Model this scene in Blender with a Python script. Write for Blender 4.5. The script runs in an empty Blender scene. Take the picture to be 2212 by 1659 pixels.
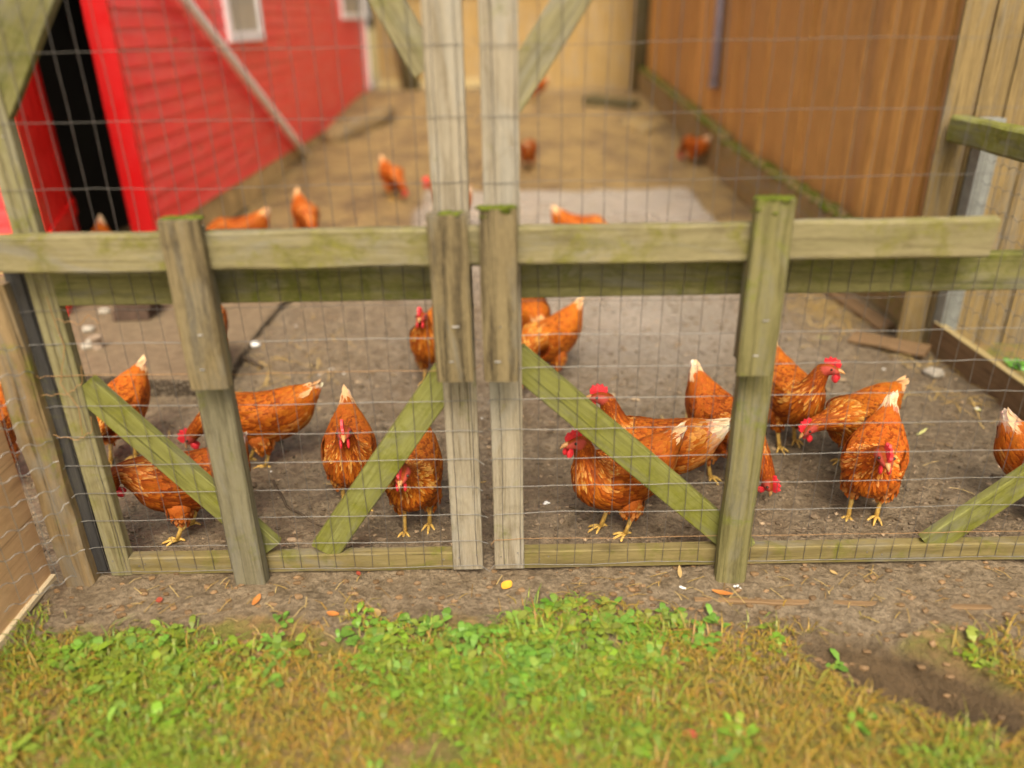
import bpy, math, random
from mathutils import Vector, Matrix, noise
R = math.radians
random.seed(7)
sc = bpy.context.scene
C = sc.collection

# ---------------------------------------------------------------- camera, sky, sun, exposure
CAM_Z, PITCH, ROLL, FPX, IW, IH = 1.65, 25.0, -1.0, 1690.0, 2212.0, 1659.0
cd = bpy.data.cameras.new('camera'); cam = bpy.data.objects.new('camera', cd); C.objects.link(cam)
CM = Matrix.Rotation(R(90 - PITCH), 3, 'X') @ Matrix.Rotation(R(ROLL), 3, 'Z')
cam.location = (0, 0, CAM_Z); cam.rotation_euler = CM.to_euler()
cd.sensor_width = 36.0; cd.lens = FPX / IW * 36.0; cd.clip_start = .05; cd.clip_end = 500
cd.dof.use_dof = True; cd.dof.focus_distance = 2.70; cd.dof.aperture_fstop = 0.62
sc.camera = cam
w = bpy.data.worlds.new('World'); sc.world = w; w.use_nodes = True
nt = w.node_tree; sky = nt.nodes.new('ShaderNodeTexSky'); sky.sky_type = 'NISHITA'; sky.sun_disc = False
SUN_EL, SUN_AZ = 54.0, 179.0       # azimuth: clockwise from +Y, where the sun stands
sky.sun_elevation = R(SUN_EL); sky.sun_rotation = R(SUN_AZ)
sky.air_density = 1.0; sky.dust_density = 6.0; sky.ozone_density = 0.3
wb = nt.nodes.new('ShaderNodeMix'); wb.data_type = 'RGBA'; wb.blend_type = 'MULTIPLY'; wb.inputs[0].default_value = 1; wb.inputs[7].default_value = (1.07, 1.0, .80, 1)     # grey cloud cover rather than clear blue
nt.links.new(sky.outputs[0], wb.inputs[6]); nt.links.new(wb.outputs[2], nt.nodes['Background'].inputs[0]); nt.nodes['Background'].inputs[1].default_value = 0.125
ld = bpy.data.lights.new('sun', 'SUN'); ld.energy = 1.5; ld.angle = R(24); ld.color = (1, .95, .86)
sun = bpy.data.objects.new('sun', ld); C.objects.link(sun)
sd = Vector((math.sin(R(SUN_AZ)) * math.cos(R(SUN_EL)), math.cos(R(SUN_AZ)) * math.cos(R(SUN_EL)), math.sin(R(SUN_EL))))
sun.rotation_euler = sd.to_track_quat('Z', 'Y').to_euler(); sun.location = (0, 0, 12)
sc.view_settings.view_transform = 'Standard'; sc.view_settings.look = 'None'
sc.view_settings.gamma = 1; sc.view_settings.exposure = 1.02

# ---------------------------------------------------------------- surveying: sight lines of the photo met with real planes
def ray(px, py):
    return (CM @ Vector(((px - IW / 2) / FPX, -(py - IH / 2) / FPX, -1.0))).normalized()
def atz(px, py, z=0.0):
    d = ray(px, py); t = (z - CAM_Z) / d.z; return Vector((d.x * t, d.y * t, z))
def aty(px, py, y):
    d = ray(px, py); t = y / d.y; return Vector((d.x * t, y, CAM_Z + d.z * t))
def atx(px, py, x):
    d = ray(px, py); t = x / d.x; return Vector((x, d.y * t, CAM_Z + d.z * t))
def sstep(a, b, x):
    t = min(1, max(0, (x - a) / (b - a))); return t * t * (3 - 2 * t)
def nz(x, y, s, o=0): return noise.noise(Vector((x * s + o, y * s - o, o * .7)))
SLAB_X0, SLAB_X1, SLAB_Y0, SLAB_Y1 = -.75, 1.60, 2.9, 8.1
def slabmask(x, y):
    e = nz(x, y, 2.2, 5) * .05; x -= .05 * max(0, y - 3) * (x > .5)
    return sstep(SLAB_X0 - .25, SLAB_X0 + .1, x + e) * (1 - sstep(SLAB_X1 - .015, SLAB_X1 + .03, x + e * .4)) * sstep(SLAB_Y0 - .3, SLAB_Y0 + .3, y + e) * (1 - sstep(SLAB_Y1 - .03, SLAB_Y1 + .04, y + e * .4))
def gz(x, y, fine=True):
    z = .48 * sstep(6.8, 15.0, y) + .02 * nz(x, y, .6, 3)
    m = slabmask(x, y)
    z += .035 * m + .072 * (1 - sstep(-1.05, -.35, x)) * sstep(3.45, 3.95, y)
    if fine and -4 < x < 4 and .3 < y < 16:
        a = (1 - .55 * m)
        if y > 6: a *= 1.6
        z += a * (.016 * nz(x, y, 5, 1) + .013 * nz(x, y, 13, 2)) + .6 * a * .011 * nz(x, y, 32, 9)
    # dug hole in the grass at the right
    dx, dy = x - 1.12, y - 1.60
    z -= .12 * math.exp(-((dx / .27) ** 2 + ((dy + .45 * dx) / .11) ** 2))
    return z
def gnd(px, py):
    p = atz(px, py)
    for _ in range(6): p = atz(px, py, gz(p.x, p.y))
    return p

# ---------------------------------------------------------------- mesh collecting
class MB:
    def __init__(s): s.v = []; s.f = []; s.m = []; s.g = []; s.c = []
    def vert(s, p, g=(0, 0, 0), c=(1, 1, 1)):
        s.v.append(tuple(p)); s.g.append(tuple(g)); s.c.append((c[0], c[1], c[2], 1)); return len(s.v) - 1
    def face(s, idx, m=0): s.f.append(tuple(idx)); s.m.append(m)
    def board(s, p0, p1, wid, thk, side=(1, 0, 0), ch=.003, m=0, seg=None, wob=.0015, cut0=0, cut1=0):
        """chamfered plank from p0 to p1; `side` is roughly the direction of its width"""
        p0, p1 = Vector(p0), Vector(p1); ax = p1 - p0; L = ax.length; ax.normalize()
        sd_ = Vector(side); sd_ = (sd_ - ax * sd_.dot(ax)).normalized(); th = ax.cross(sd_)
        hw, ht = wid / 2, thk / 2; ch = min(ch, ht * .6, hw * .6)
        prof = [(-hw + ch, -ht), (hw - ch, -ht), (hw, -ht + ch), (hw, ht - ch), (hw - ch, ht), (-hw + ch, ht), (-hw, ht - ch), (-hw, -ht + ch)]
        n = seg or max(2, int(L / .06)); off = random.uniform(0, 40); rows = []
        for i in range(n + 1):
            t = L * i / n; row = []
            for (a, b) in prof:
                k = wob
                ja = k * noise.noise(Vector((t * 6 + off, a * 30, b * 30))); jb = k * noise.noise(Vector((t * 6 - off, b * 30, a * 30)))
                tt = t + (cut0 * a if i == 0 else 0) + (cut1 * a if i == n else 0)
                if i in (0, n): ja *= 1.5; tt += (.0 if i else 0)
                row.append(s.vert(p0 + ax * tt + sd_ * (a + ja) + th * (b + jb), (t + off, a + off * .37, b + off * .11)))
            rows.append(row)
        for i in range(n):
            for j in range(8):
                k = (j + 1) % 8; s.face((rows[i][j], rows[i][k], rows[i + 1][k], rows[i + 1][j]), m)
        s.face(rows[0][::-1], m); s.face(rows[-1], m)
        return s
    def tube(s, pts, rad, sides=6, m=0, c=(1, 1, 1), cap=True):
        """pts: list of points; rad: number or list"""
        pts = [Vector(p) for p in pts]; n = len(pts); rows = []
        up = Vector((0, 0, 1)); off = random.uniform(0, 30); ln = 0
        for i, p in enumerate(pts):
            t = (pts[min(i + 1, n - 1)] - pts[max(i - 1, 0)]).normalized()
            a = t.cross(up if abs(t.z) < .9 else Vector((0, 1, 0))).normalized(); b = t.cross(a)
            r = rad[i] if isinstance(rad, (list, tuple)) else rad
            if i: ln += (p - pts[i - 1]).length
            rows.append([s.vert(p + a * (math.cos(2 * math.pi * k / sides) * r) + b * (math.sin(2 * math.pi * k / sides) * r),
                                (ln + off, math.cos(2 * math.pi * k / sides) * r + off, math.sin(2 * math.pi * k / sides) * r), c) for k in range(sides)])
        for i in range(n - 1):
            for j in range(sides):
                k = (j + 1) % sides; s.face((rows[i][j], rows[i][k], rows[i + 1][k], rows[i + 1][j]), m)
        if cap: s.face(rows[0][::-1], m); s.face(rows[-1], m)
        return s
    def blob(s, c0, rad, sub=2, jit=.15, m=0, c=(1, 1, 1), rot=None):
        import bmesh
        bm = bmesh.new(); bmesh.ops.create_icosphere(bm, subdivisions=sub, radius=1)
        o = random.uniform(0, 50); base = len(s.v)
        for v in bm.verts:
            k = 1 + jit * noise.noise(v.co * 1.6 + Vector((o, o, o)))
            q = Vector((v.co.x * rad[0] * k, v.co.y * rad[1] * k, v.co.z * rad[2] * k))
            if rot is not None: q = rot @ q
            s.vert(Vector(c0) + q, (q.x + o, q.y, q.z), c)
        for f in bm.faces: s.face([base + v.index for v in f.verts], m)
        bm.free(); return s
    def build(s, name, mats, parent=None, smooth=False, loc=None):
        me = bpy.data.meshes.new(name)
        v = s.v
        if loc is not None: v = [(a[0] - loc[0], a[1] - loc[1], a[2] - loc[2]) for a in s.v]
        me.from_pydata(v, [], s.f)
        mats = mats if isinstance(mats, (list, tuple)) else [mats]
        for k in mats: me.materials.append(k)
        me.polygons.foreach_set('material_index', s.m)
        if smooth: me.polygons.foreach_set('use_smooth', [True] * len(s.f))
        a = me.attributes.new('grain', 'FLOAT_VECTOR', 'POINT'); a.data.foreach_set('vector', [q for t in s.g for q in t])
        a = me.attributes.new('tint', 'FLOAT_COLOR', 'POINT'); a.data.foreach_set('color', [q for t in s.c for q in t])
        me.update()
        o = bpy.data.objects.new(name, me); C.objects.link(o)
        if loc is not None: o.location = loc
        if parent is not None: o.parent = parent
        return o
def tag(o, label=None, cat=None, group=None, kind=None):
    if label: o['label'] = label
    if cat: o['category'] = cat
    if group: o['group'] = group
    if kind: o['kind'] = kind
    return o
def empty(name, label, cat, loc=(0, 0, 0), rz=0, group=None):
    o = bpy.data.objects.new(name, None); C.objects.link(o); o.location = loc; o.rotation_euler = (0, 0, rz); o.empty_display_size = .1
    return tag(o, label, cat, group)
def ident(o, loc):      # children are written in world metres; the thing's Empty stands at loc
    for ch in o.children: pass
    return o

# ---------------------------------------------------------------- materials
class NT:
    def __init__(s, name):
        s.mat = bpy.data.materials.new(name); s.mat.use_nodes = True; s.t = s.mat.node_tree
        s.b = s.t.nodes['Principled BSDF']
    def n(s, typ, **kw):
        q = s.t.nodes.new(typ)
        for k, v in kw.items():
            if k.startswith('i_'):
                key = k[2:]; key = int(key) if key.isdigit() else key.replace('_', ' ')
                s.put(q.inputs[key], v)
            else: setattr(q, k, v)
        return q
    def put(s, inp, v):
        if isinstance(v, bpy.types.NodeSocket): s.t.links.new(v, inp)
        else: inp.default_value = v
    def noise(s, vec, scale, detail=4, rough=.55, dist=0):
        return s.n('ShaderNodeTexNoise', i_Vector=vec, i_Scale=scale, i_Detail=detail, i_Roughness=rough, i_Distortion=dist).outputs['Fac']
    def ramp(s, fac, a, b):
        return s.n('ShaderNodeMapRange', i_Value=fac, i_1=a, i_2=b, i_3=0.0, i_4=1.0, clamp=True).outputs[0]
    def mix(s, fac, a, b, mode='MIX'):
        q = s.n('ShaderNodeMix', data_type='RGBA', blend_type=mode)
        s.put(q.inputs[0], fac)
        for i, x in ((6, a), (7, b)): s.put(q.inputs[i], (x[0], x[1], x[2], 1) if isinstance(x, tuple) else x)
        return q.outputs[2]
    def math(s, op, a, b=0.0, clamp=False):
        q = s.n('ShaderNodeMath', operation=op, use_clamp=clamp); s.put(q.inputs[0], a); s.put(q.inputs[1], b); return q.outputs[0]
    def bump(s, h, st, dist=.004):
        s.t.links.new(s.n('ShaderNodeBump', i_Strength=st, i_Distance=dist, i_Height=h).outputs[0], s.b.inputs['Normal'])
    def attr(s, name): return s.n('ShaderNodeAttribute', attribute_name=name)
    def pos(s): return s.n('ShaderNodeNewGeometry').outputs['Position']
    def scale(s, vec, k): return s.n('ShaderNodeVectorMath', operation='MULTIPLY', i_0=vec, i_1=k).outputs[0]
    def done(s, col, rough=.7, spec=.4):
        s.put(s.b.inputs['Base Color'], (col[0], col[1], col[2], 1) if isinstance(col, tuple) else col)
        s.put(s.b.inputs['Roughness'], rough); s.put(s.b.inputs['Specular IOR Level'], spec); return s.mat

def wood(name, c1, c2, dark, moss=None, moss_amt=.5, rough=.75, crack=.5, speck=.2, top=None, foot=None, dim=None):
    if dim: c1, c2, dark = [tuple(x * dim for x in q) for q in (c1, c2, dark)]; moss = moss and tuple(x * (dim + .1) for x in moss)
    m = NT(name); g = m.attr('grain').outputs['Vector']
    gs = m.scale(g, (3.0, 60.0, 60.0)); f1 = m.noise(gs, 1.0, 6, .6, .6)
    f2 = m.noise(m.scale(g, (1.5, 14.0, 14.0)), 1.0, 4, .6, 1.2)
    col = m.mix(m.ramp(f2, .3, .7), c1, c2)
    col = m.mix(m.math('MULTIPLY', m.ramp(f1, .46, .66), crack), col, dark)
    ck = m.noise(m.scale(g, (1.1, 95.0, 95.0)), 1.0, 3, .6, .3)
    col = m.mix(m.math('MULTIPLY', m.ramp(ck, .615, .65), .55 + .4 * crack), col, tuple(x * .55 for x in dark))
    gp = m.noise(m.scale(g, (2.4, 11.0, 11.0)), 1.0, 5, .65, .9); lum = sum(c1) / 3 * 1.05
    if moss: col = m.mix(m.math('MULTIPLY', m.ramp(gp, .50, .66), .6), col, (lum, lum * .97, lum * .86))
    blot = m.noise(g, 9.0, 5, .65, .5)
    col = m.mix(m.math('MULTIPLY', m.ramp(blot, .55, .8), .5), col, dark)
    if moss:
        p = m.pos()
        mm = m.math('ADD', m.noise(p, 6.0, 6, .7, .8), m.math('MULTIPLY', m.noise(p, 45.0, 3, .7), .25))
        fac = m.ramp(mm, .86 - .45 * moss_amt, 1.02 - .45 * moss_amt)
        mcol = m.mix(m.ramp(m.noise(p, 30.0, 4, .7), .35, .7), tuple(x * .55 for x in moss), moss)
        col = m.mix(m.math('MULTIPLY', fac, .85), col, mcol)
    for band in (top, foot):      # green growth on a post's damp top or foot
        if band:
            zz = m.n('ShaderNodeSeparateXYZ', i_0=m.pos()).outputs[2]
            f_ = m.math('ADD', m.n('ShaderNodeMapRange', i_Value=zz, i_1=band[0], i_2=band[1], i_3=0.0, i_4=1.0).outputs[0], m.math('MULTIPLY', m.math('SUBTRACT', m.noise(m.scale(g, (9.0, 40.0, 40.0)), 1.0, 5, .7), .5), 1.3))
            col = m.mix(m.math('MULTIPLY', m.ramp(f_, .35, .95), .85), col, m.mix(m.ramp(m.noise(m.pos(), 60.0, 4, .7), .35, .7), (.07, .085, .006), (.17, .19, .012)))
    # knots
    vor = m.n('ShaderNodeTexVoronoi', i_Vector=m.scale(g, (2.2, 11.0, 5.0)), i_Scale=1.0)
    kn = m.ramp(vor.outputs['Distance'], .16, .05)
    col = m.mix(m.math('MULTIPLY', kn, .6), col, tuple(x * .8 for x in dark))
    fine = m.noise(m.scale(g, (40.0, 260.0, 260.0)), 1.0, 3, .7)
    col = m.mix(m.math('MULTIPLY', m.ramp(fine, .45, .75), speck), col, tuple(min(1, x * 1.7) for x in c1))
    m.bump(m.math('ADD', f1, m.math('MULTIPLY', fine, .4)), .6, .004)
    return m.done(col, rough, .3)
def plain(name, col, rough=.6, var=.25, scale=20.0, spec=.4, metal=0, bump=.0):
    m = NT(name); p = m.attr('grain').outputs['Vector'] if False else m.pos()
    f = m.noise(p, scale, 5, .6)
    c = m.mix(m.ramp(f, .3, .75), tuple(x * (1 - var) for x in col), tuple(min(1, x * (1 + var)) for x in col))
    m.b.inputs['Metallic'].default_value = metal
    if bump: m.bump(f, bump, .005)
    return m.done(c, rough, spec)
M = {}
GREEN = (.25, .27, .035); OLIVE = (.20, .19, .03)
M['gate'] = wood('algae_wood', (.36, .32, .18), (.25, .235, .115), (.10, .075, .03), (.23, .23, .03), .45, crack=.6, dim=0.670)
M['brace'] = wood('green_wood', (.215, .22, .035), (.31, .32, .11), (.13, .125, .03), (.20, .21, .012), .55, crack=.5, dim=0.670)
M['bar'] = wood('bar_wood', (.345, .30, .165), (.26, .23, .115), (.11, .085, .035), (.22, .21, .025), .52, crack=.6, dim=0.688)
M['mossrail'] = wood('mossy_rail', (.27, .25, .10), (.17, .16, .05), (.05, .045, .012), (.13, .145, .008), .58, dim=0.632)
M['keeper'] = wood('grey_board', (.31, .245, .13), (.215, .165, .085), (.045, .032, .018), (.21, .19, .04), .22, crack=.95, speck=.4, dim=0.614)
M['post'] = wood('post_wood', (.29, .265, .175), (.215, .195, .12), (.08, .066, .038), (.20, .215, .022), .42, crack=.7, dim=0.651)
M['mosspost'] = wood('mossy_post', (.28, .25, .11), (.20, .185, .07), (.07, .06, .02), (.21, .26, .008), .40, crack=.7, dim=0.688)
M['moss'] = plain('moss', (.10, .122, .012), .95, .6, 60, .2, bump=.8)
M['grey'] = wood('pale_post', (.44, .39, .30), (.325, .28, .205), (.14, .105, .055), (.25, .25, .08), .30, crack=.6, dim=0.725)
M['black'] = wood('black_board', (.022, .022, .026), (.060, .056, .050), (.012, .012, .014), (.12, .12, .03), .34, rough=.7, speck=.5)
M['brown'] = wood('brown_post', (.33, .235, .12), (.25, .17, .08), (.10, .065, .03), (.24, .25, .03), .40, crack=.6, dim=0.744)
M['ply'] = wood('plywood', (.62, .41, .23), (.54, .34, .18), (.34, .19, .09), None, crack=.25)
M['plyedge'] = wood('plywood_edge', (.70, .58, .38), (.60, .48, .30), (.40, .30, .18), None, crack=.3)
M['barn'] = wood('barn_plank', (.55, .30, .09), (.44, .23, .065), (.20, .095, .025), None, crack=.55)
M['barn2'] = wood('barn_plank_light', (.74, .41, .12), (.60, .32, .085), (.3, .14, .035), None, crack=.5)
M['barn3'] = wood('barn_plank_grey', (.46, .26, .10), (.38, .20, .07), (.18, .09, .03), None, crack=.6)
M['barndark'] = wood('barn_trim', (.20, .05, .012), (.14, .035, .01), (.06, .02, .006), None)
M['backf'] = wood('back_plank', (.42, .29, .11), (.32, .215, .08), (.17, .11, .04), (.22, .21, .05), .15, crack=.5)
M['backdk'] = wood('dark_post', (.11, .09, .04), (.07, .06, .025), (.03, .025, .01), (.09, .10, .015), .4)
M['sidef'] = wood('grey_plank', (.245, .175, .075), (.19, .135, .058), (.08, .055, .024), (.25, .24, .08), .25, crack=.55)
M['lowrail'] = wood('low_rail', (.25, .20, .085), (.18, .145, .055), (.08, .06, .02), (.15, .155, .015), .42, dim=0.837)
M['kick'] = wood('kick_board', (.30, .21, .085), (.23, .155, .06), (.10, .07, .022), (.26, .25, .03), .40)
M['edging'] = wood('edging_board', (.24, .15, .075), (.17, .105, .05), (.08, .05, .025), None, crack=.5, dim=0.883)
M['edgetop'] = wood('edging_top', (.50, .40, .19), (.40, .31, .14), (.2, .15, .06), (.30, .30, .06), .35)
M['found'] = plain('foundation', (.50, .36, .17), .9, .35, 5, .2, bump=.6)
M['log'] = wood('log_bark', (.26, .18, .085), (.19, .13, .06), (.08, .055, .025), (.14, .15, .03), .3)
M['white'] = plain('white_paint', (.90, .87, .87), .45, .06, 9)
M['trimw'] = plain('white_trim', (.88, .84, .87), .5, .06, 6)
M['pane'] = plain('window_pane', (.42, .41, .38), .12, .15, 3, .5)
M['pipe'] = plain('grey_pipe', (.20, .17, .20), .4, .2, 5, .5, .3)
M['galv'] = plain('galvanised_post', (.30, .32, .32), .5, .2, 25, .5, .5)
M['wire'] = plain('galvanised_wire', (.19, .185, .175), .5, .3, 30, .4, .3)
M['wireup'] = plain('dimmed_wire', (.13, .12, .11), .6, .3, 30, .3)  # upper mesh rows: wire colour darkened to tone down the light they catch
M['wiredk'] = plain('dull_wire', (.17, .155, .15), .5, .3, 30, .5, .6)
M['rust'] = plain('rusty_wire', (.30, .17, .07), .6, .3, 30)
M['nail'] = plain('nail_steel', (.35, .34, .33), .4, .2, 30, .5, .8)
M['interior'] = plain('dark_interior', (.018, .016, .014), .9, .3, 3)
M['brick'] = plain('dark_brick', (.085, .055, .040), .9, .4, 25, .2, bump=.6)
M['clay'] = plain('clay_pot', (.24, .18, .13), .8, .3, 20)
M['stone'] = plain('stone', (.34, .31, .26), .8, .35, 30, bump=.3)
M['dropping'] = plain('chalky_white', (.78, .78, .76), .8, .2, 40)
M['bark'] = plain('stick_bark', (.085, .06, .038), .9, .4, 40, bump=.5)
M['leafred'] = plain('red_leaf', (.32, .06, .035), .6, .3, 30)
M['leaforange'] = plain('orange_leaf', (.45, .17, .04), .6, .3, 30)
M['leaftan'] = plain('tan_leaf', (.42, .29, .12), .7, .3, 30)
M['leafgold'] = plain('golden_leaf', (.72, .36, .035), .6, .2, 30)
M['leafgreen'] = plain('yellow_green_leaf', (.52, .52, .20), .7, .2, 30)

def paint_red(name, base, worn_sheen):
    m = NT(name); p = m.pos(); g = m.attr('grain').outputs['Vector']
    a = m.noise(m.scale(g, (1.2, 12.0, 12.0)), 1.0, 5, .6, .5); b = m.noise(p, 7.0, 5, .6)
    c = m.mix(m.math('MULTIPLY', m.ramp(a, .42, .72), .7), base, worn_sheen)
    c = m.mix(m.math('MULTIPLY', m.ramp(m.noise(m.scale(g, (2.0, 30.0, 30.0)), 1.0, 4, .7), .64, .72), .55), c, (.20, .05, .035))
    kn = m.n('ShaderNodeTexVoronoi', i_Vector=m.scale(g, (1.3, 5.0, 5.0)), i_Scale=1.0)
    c = m.mix(m.ramp(kn.outputs['Distance'], .085, .05), c, (.30, .13, .05))
    m.bump(m.noise(m.scale(g, (4.0, 60.0, 60.0)), 1.0, 5, .6), .5, .004)
    return m.done(c, m.n('ShaderNodeMapRange', i_Value=b, i_1=.3, i_2=.7, i_3=.28, i_4=.5).outputs[0], .6)
M['red'] = paint_red('red_siding', (.90, .042, .050), (.86, .12, .13))  # pink second tone paints sky sheen as well as worn paint into the boards
M['redtrim'] = paint_red('red_trim_shaded', (.50, .006, .008), (.44, .01, .012))  # deeper red than the siding: the front board's shade is in its colour
M['reddoor'] = paint_red('red_door', (.74, .012, .008), (.66, .02, .015))

def ground_mat():
    m = NT('yard_ground'); p = m.pos(); z = m.attr('tint').outputs['Color']
    sx = m.n('ShaderNodeSeparateColor', i_0=z); slab, straw, turf = sx.outputs[0], sx.outputs[1], sx.outputs[2]
    n1 = m.noise(p, 3.0, 5, .6); n2 = m.noise(p, 22.0, 6, .7); n3 = m.noise(p, 90.0, 4, .75); n4 = m.noise(p, 260.0, 3, .7)
    clod = m.n('ShaderNodeTexVoronoi', i_Vector=m.n('ShaderNodeVectorMath', operation='ADD', i_0=p, i_1=m.scale(m.n('ShaderNodeTexNoise', i_Vector=p, i_Scale=30.0, i_Detail=3.0).outputs['Color'], (.03, .03, .03))).outputs[0], i_Scale=48.0).outputs['Distance']
    mud = m.mix(m.ramp(n2, .36, .64), (.135, .098, .058), (.33, .258, .172))
    mud = m.mix(m.math('MULTIPLY', m.ramp(n1, .45, .7), .5), mud, (.20, .135, .068))
    fine = m.noise(p, 62.0, 5, .72, .4)
    mud = m.mix(m.math('MULTIPLY', m.ramp(fine, .47, .38), .6), mud, (.10, .066, .034)); mud = m.mix(m.math('MULTIPLY', m.ramp(fine, .55, .68), .6), mud, (.38, .29, .185))
    mud = m.mix(m.math('MULTIPLY', m.ramp(n4, .55, .72), .35), mud, (.36, .29, .19))
    sl = m.mix(m.ramp(n3, .38, .62), (.20, .165, .125), (.42, .37, .31))
    sl = m.mix(m.math('MULTIPLY', m.ramp(m.noise(p, 1.7, 4, .6), .4, .65), .55), sl, (.42, .36, .30))
    sl = m.mix(m.ramp(m.math('ADD', m.noise(m.scale(p, (1.0, .7, 1.0)), 60.0, 4, .8), m.math('MULTIPLY', n2, .45)), .80, .90), sl, (.10, .07, .045))
    st = m.mix(m.ramp(n3, .35, .65), (.21, .135, .048), (.40, .28, .115))
    st = m.mix(m.ramp(m.noise(p, 2.6, 5, .7), .44, .60), st, (.17, .11, .05))
    tf = m.mix(m.ramp(n2, .35, .65), (.22, .14, .055), (.36, .23, .095))
    tf = m.mix(m.math('MULTIPLY', m.ramp(m.noise(p, 9.0, 5, .65), .42, .6), .8), tf, (.15, .17, .025))
    br = m.math('MULTIPLY', m.math('SUBTRACT', n2, .5), .7)
    def soft(x): return m.ramp(m.math('ADD', x, br), .36, .64)
    c = m.mix(soft(straw), mud, st); sl = m.mix(m.math('MULTIPLY', m.ramp(slab, .75, 1.0), .45), sl, (.48, .44, .39)); c = m.mix(soft(slab), c, sl); c = m.mix(soft(turf), c, tf)
    wet = m.ramp(m.noise(p, 1.3, 4, .55), .46, .60)
    c = m.mix(m.ramp(m.attr('grain').outputs['Fac'], .2, .8), c, m.mix(m.ramp(n2, .35, .65), (.075, .048, .022), (.14, .09, .042)))
    r = m.math('SUBTRACT', .72, m.math('MULTIPLY', m.math('MULTIPLY', wet, m.ramp(slab, .3, .7)), .50))
    r = m.math('SUBTRACT', r, m.math('MULTIPLY', m.ramp(slab, .55, .9), .16))
    r = m.math('SUBTRACT', r, m.math('MULTIPLY', m.math('MULTIPLY', m.ramp(n2, .55, .4), .18), m.math('SUBTRACT', 1.0, straw)))
    h = m.math('ADD', m.math('MULTIPLY', n3, .7), m.math('MULTIPLY', n4, .35)); h = m.math('ADD', h, m.math('MULTIPLY', clod, .5)); h = m.math('ADD', h, n2)
    m.bump(h, 1.0, .02)
    return m.done(c, r, .5)
M['ground'] = ground_mat()
def pad_mat():
    m = NT('aggregate_concrete'); p = m.pos()
    v = m.n('ShaderNodeTexVoronoi', i_Vector=p, i_Scale=55.0); n2 = m.noise(p, 20.0, 5, .65); n3 = m.noise(p, 120.0, 4, .7)
    nrm = m.n('ShaderNodeSeparateXYZ', i_0=m.n('ShaderNodeNewGeometry').outputs['True Normal']).outputs[2]
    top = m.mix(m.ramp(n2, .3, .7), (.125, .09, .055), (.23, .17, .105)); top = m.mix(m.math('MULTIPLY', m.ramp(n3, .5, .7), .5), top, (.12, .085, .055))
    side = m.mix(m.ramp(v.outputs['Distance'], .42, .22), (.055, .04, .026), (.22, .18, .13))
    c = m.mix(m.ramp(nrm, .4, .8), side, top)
    m.bump(m.math('ADD', m.math('MULTIPLY', v.outputs['Distance'], -1.0), n3), .7, .008)
    return m.done(c, .85, .3)
M['pad'] = pad_mat()
def tinted(name, rough=.6, spec=.3, trans=0, bumpy=False):
    m = NT(name); c = m.attr('tint').outputs['Color']; p = m.pos()
    n = m.noise(p, 160.0, 3, .6)
    c2 = m.mix(m.math('MULTIPLY', m.ramp(n, .35, .7), .35), c, m.mix(1.0, c, (.55, .45, .4), 'MULTIPLY'))
    if trans: m.b.inputs['Subsurface Weight'].default_value = 0
    if bumpy: m.bump(n, .5, .003)
    return m.done(c2, rough, spec)
M['feather'] = tinted('plumage', .65, .18, bumpy=True)
M['grass'] = tinted('grass_blade', .5, .35)
M['straw'] = tinted('straw', .6, .3)
M['leg'] = plain('yellow_leg', (.62, .40, .10), .5, .3, 90, bump=.4)
M['comb'] = plain('red_comb', (.70, .030, .045), .42, .25, 120, .5, bump=.4)
M['beak'] = plain('horn_beak', (.50, .26, .10), .35, .25, 90)
M['eye'] = plain('eye', (.03, .015, .01), .1, .2, 90, .6)
def part(mb, name, mats, root, smooth=False, label=None):
    l = root.location; mb.v = [(a[0] - l[0], a[1] - l[1], a[2] - l[2]) for a in mb.v]
    o = mb.build(name, mats, root, smooth)
    if label: o['label'] = label
    return o
def single(mb, name, mats, label, cat, base, smooth=False, group=None):
    return tag(mb.build(name, mats, None, smooth, Vector(base)), label, cat, group)

# ================================================================ ground
def axis(a, b, step, far, n):
    xs = []; x = a
    while x < b + 1e-6: xs.append(x); x += step(x)
    lo, hi = xs[0], xs[-1]
    for i in range(1, n + 1):
        k = (i / n) ** 2.2; xs.append(hi + (far - hi) * k); xs.insert(0, lo - (far + lo) * k)
    return xs
mb = MB()
gx = axis(-3.2, 3.2, lambda x: .026, 120, 10)
gy = axis(.7, 14.2, lambda y: .024 if y < 5 else .024 + (y - 5) * .012, 150, 10)
turf_y = 1.80
for y in gy:
    for x in gx:
        z = gz(x, y); s = slabmask(x, y)
        straw = sstep(4.6, 6.6, y + .5 * nz(x, y, 1.2, 4)) * (1 - s)
        if x > 1.7: straw *= sstep(4.5, 6.5, y)
        turf = 1 - sstep(turf_y - .12, turf_y + .1, y + .18 * nz(x, y, 3, 6) + .08 * sstep(.3, 1.1, x))
        if y > 14.3 or abs(x) > 5: straw *= .3; turf = max(turf, .8) if y > 16 or abs(x) > 6 else turf
        if x > 2.26 and 2.2 < y < 4.3: turf = .75
        dx, dy = x - 1.12, y - 1.60
        hole = math.exp(-((dx / .30) ** 2 + ((dy + .45 * dx) / .13) ** 2)); turf *= 1 - .9 * hole
        mb.vert((x, y, z), (hole * 1.4,) * 3, (s * min(1, .38 + .62 * sstep(4.6, 6.0, y + .4 * nz(x, y, 1.5, 2)) + .6 * math.exp(-((x - .75) / .55) ** 2 - ((y - 4.5) / .75) ** 2)), straw, turf))  # the round bump pales the slab colour, painting in a patch of sky sheen
W_ = len(gx)
for j in range(len(gy) - 1):
    for i in range(W_ - 1):
        a = j * W_ + i; mb.face((a, a + 1, a + 1 + W_, a + W_))
tag(mb.build('ground', M['ground'], None, True), kind='structure')

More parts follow.
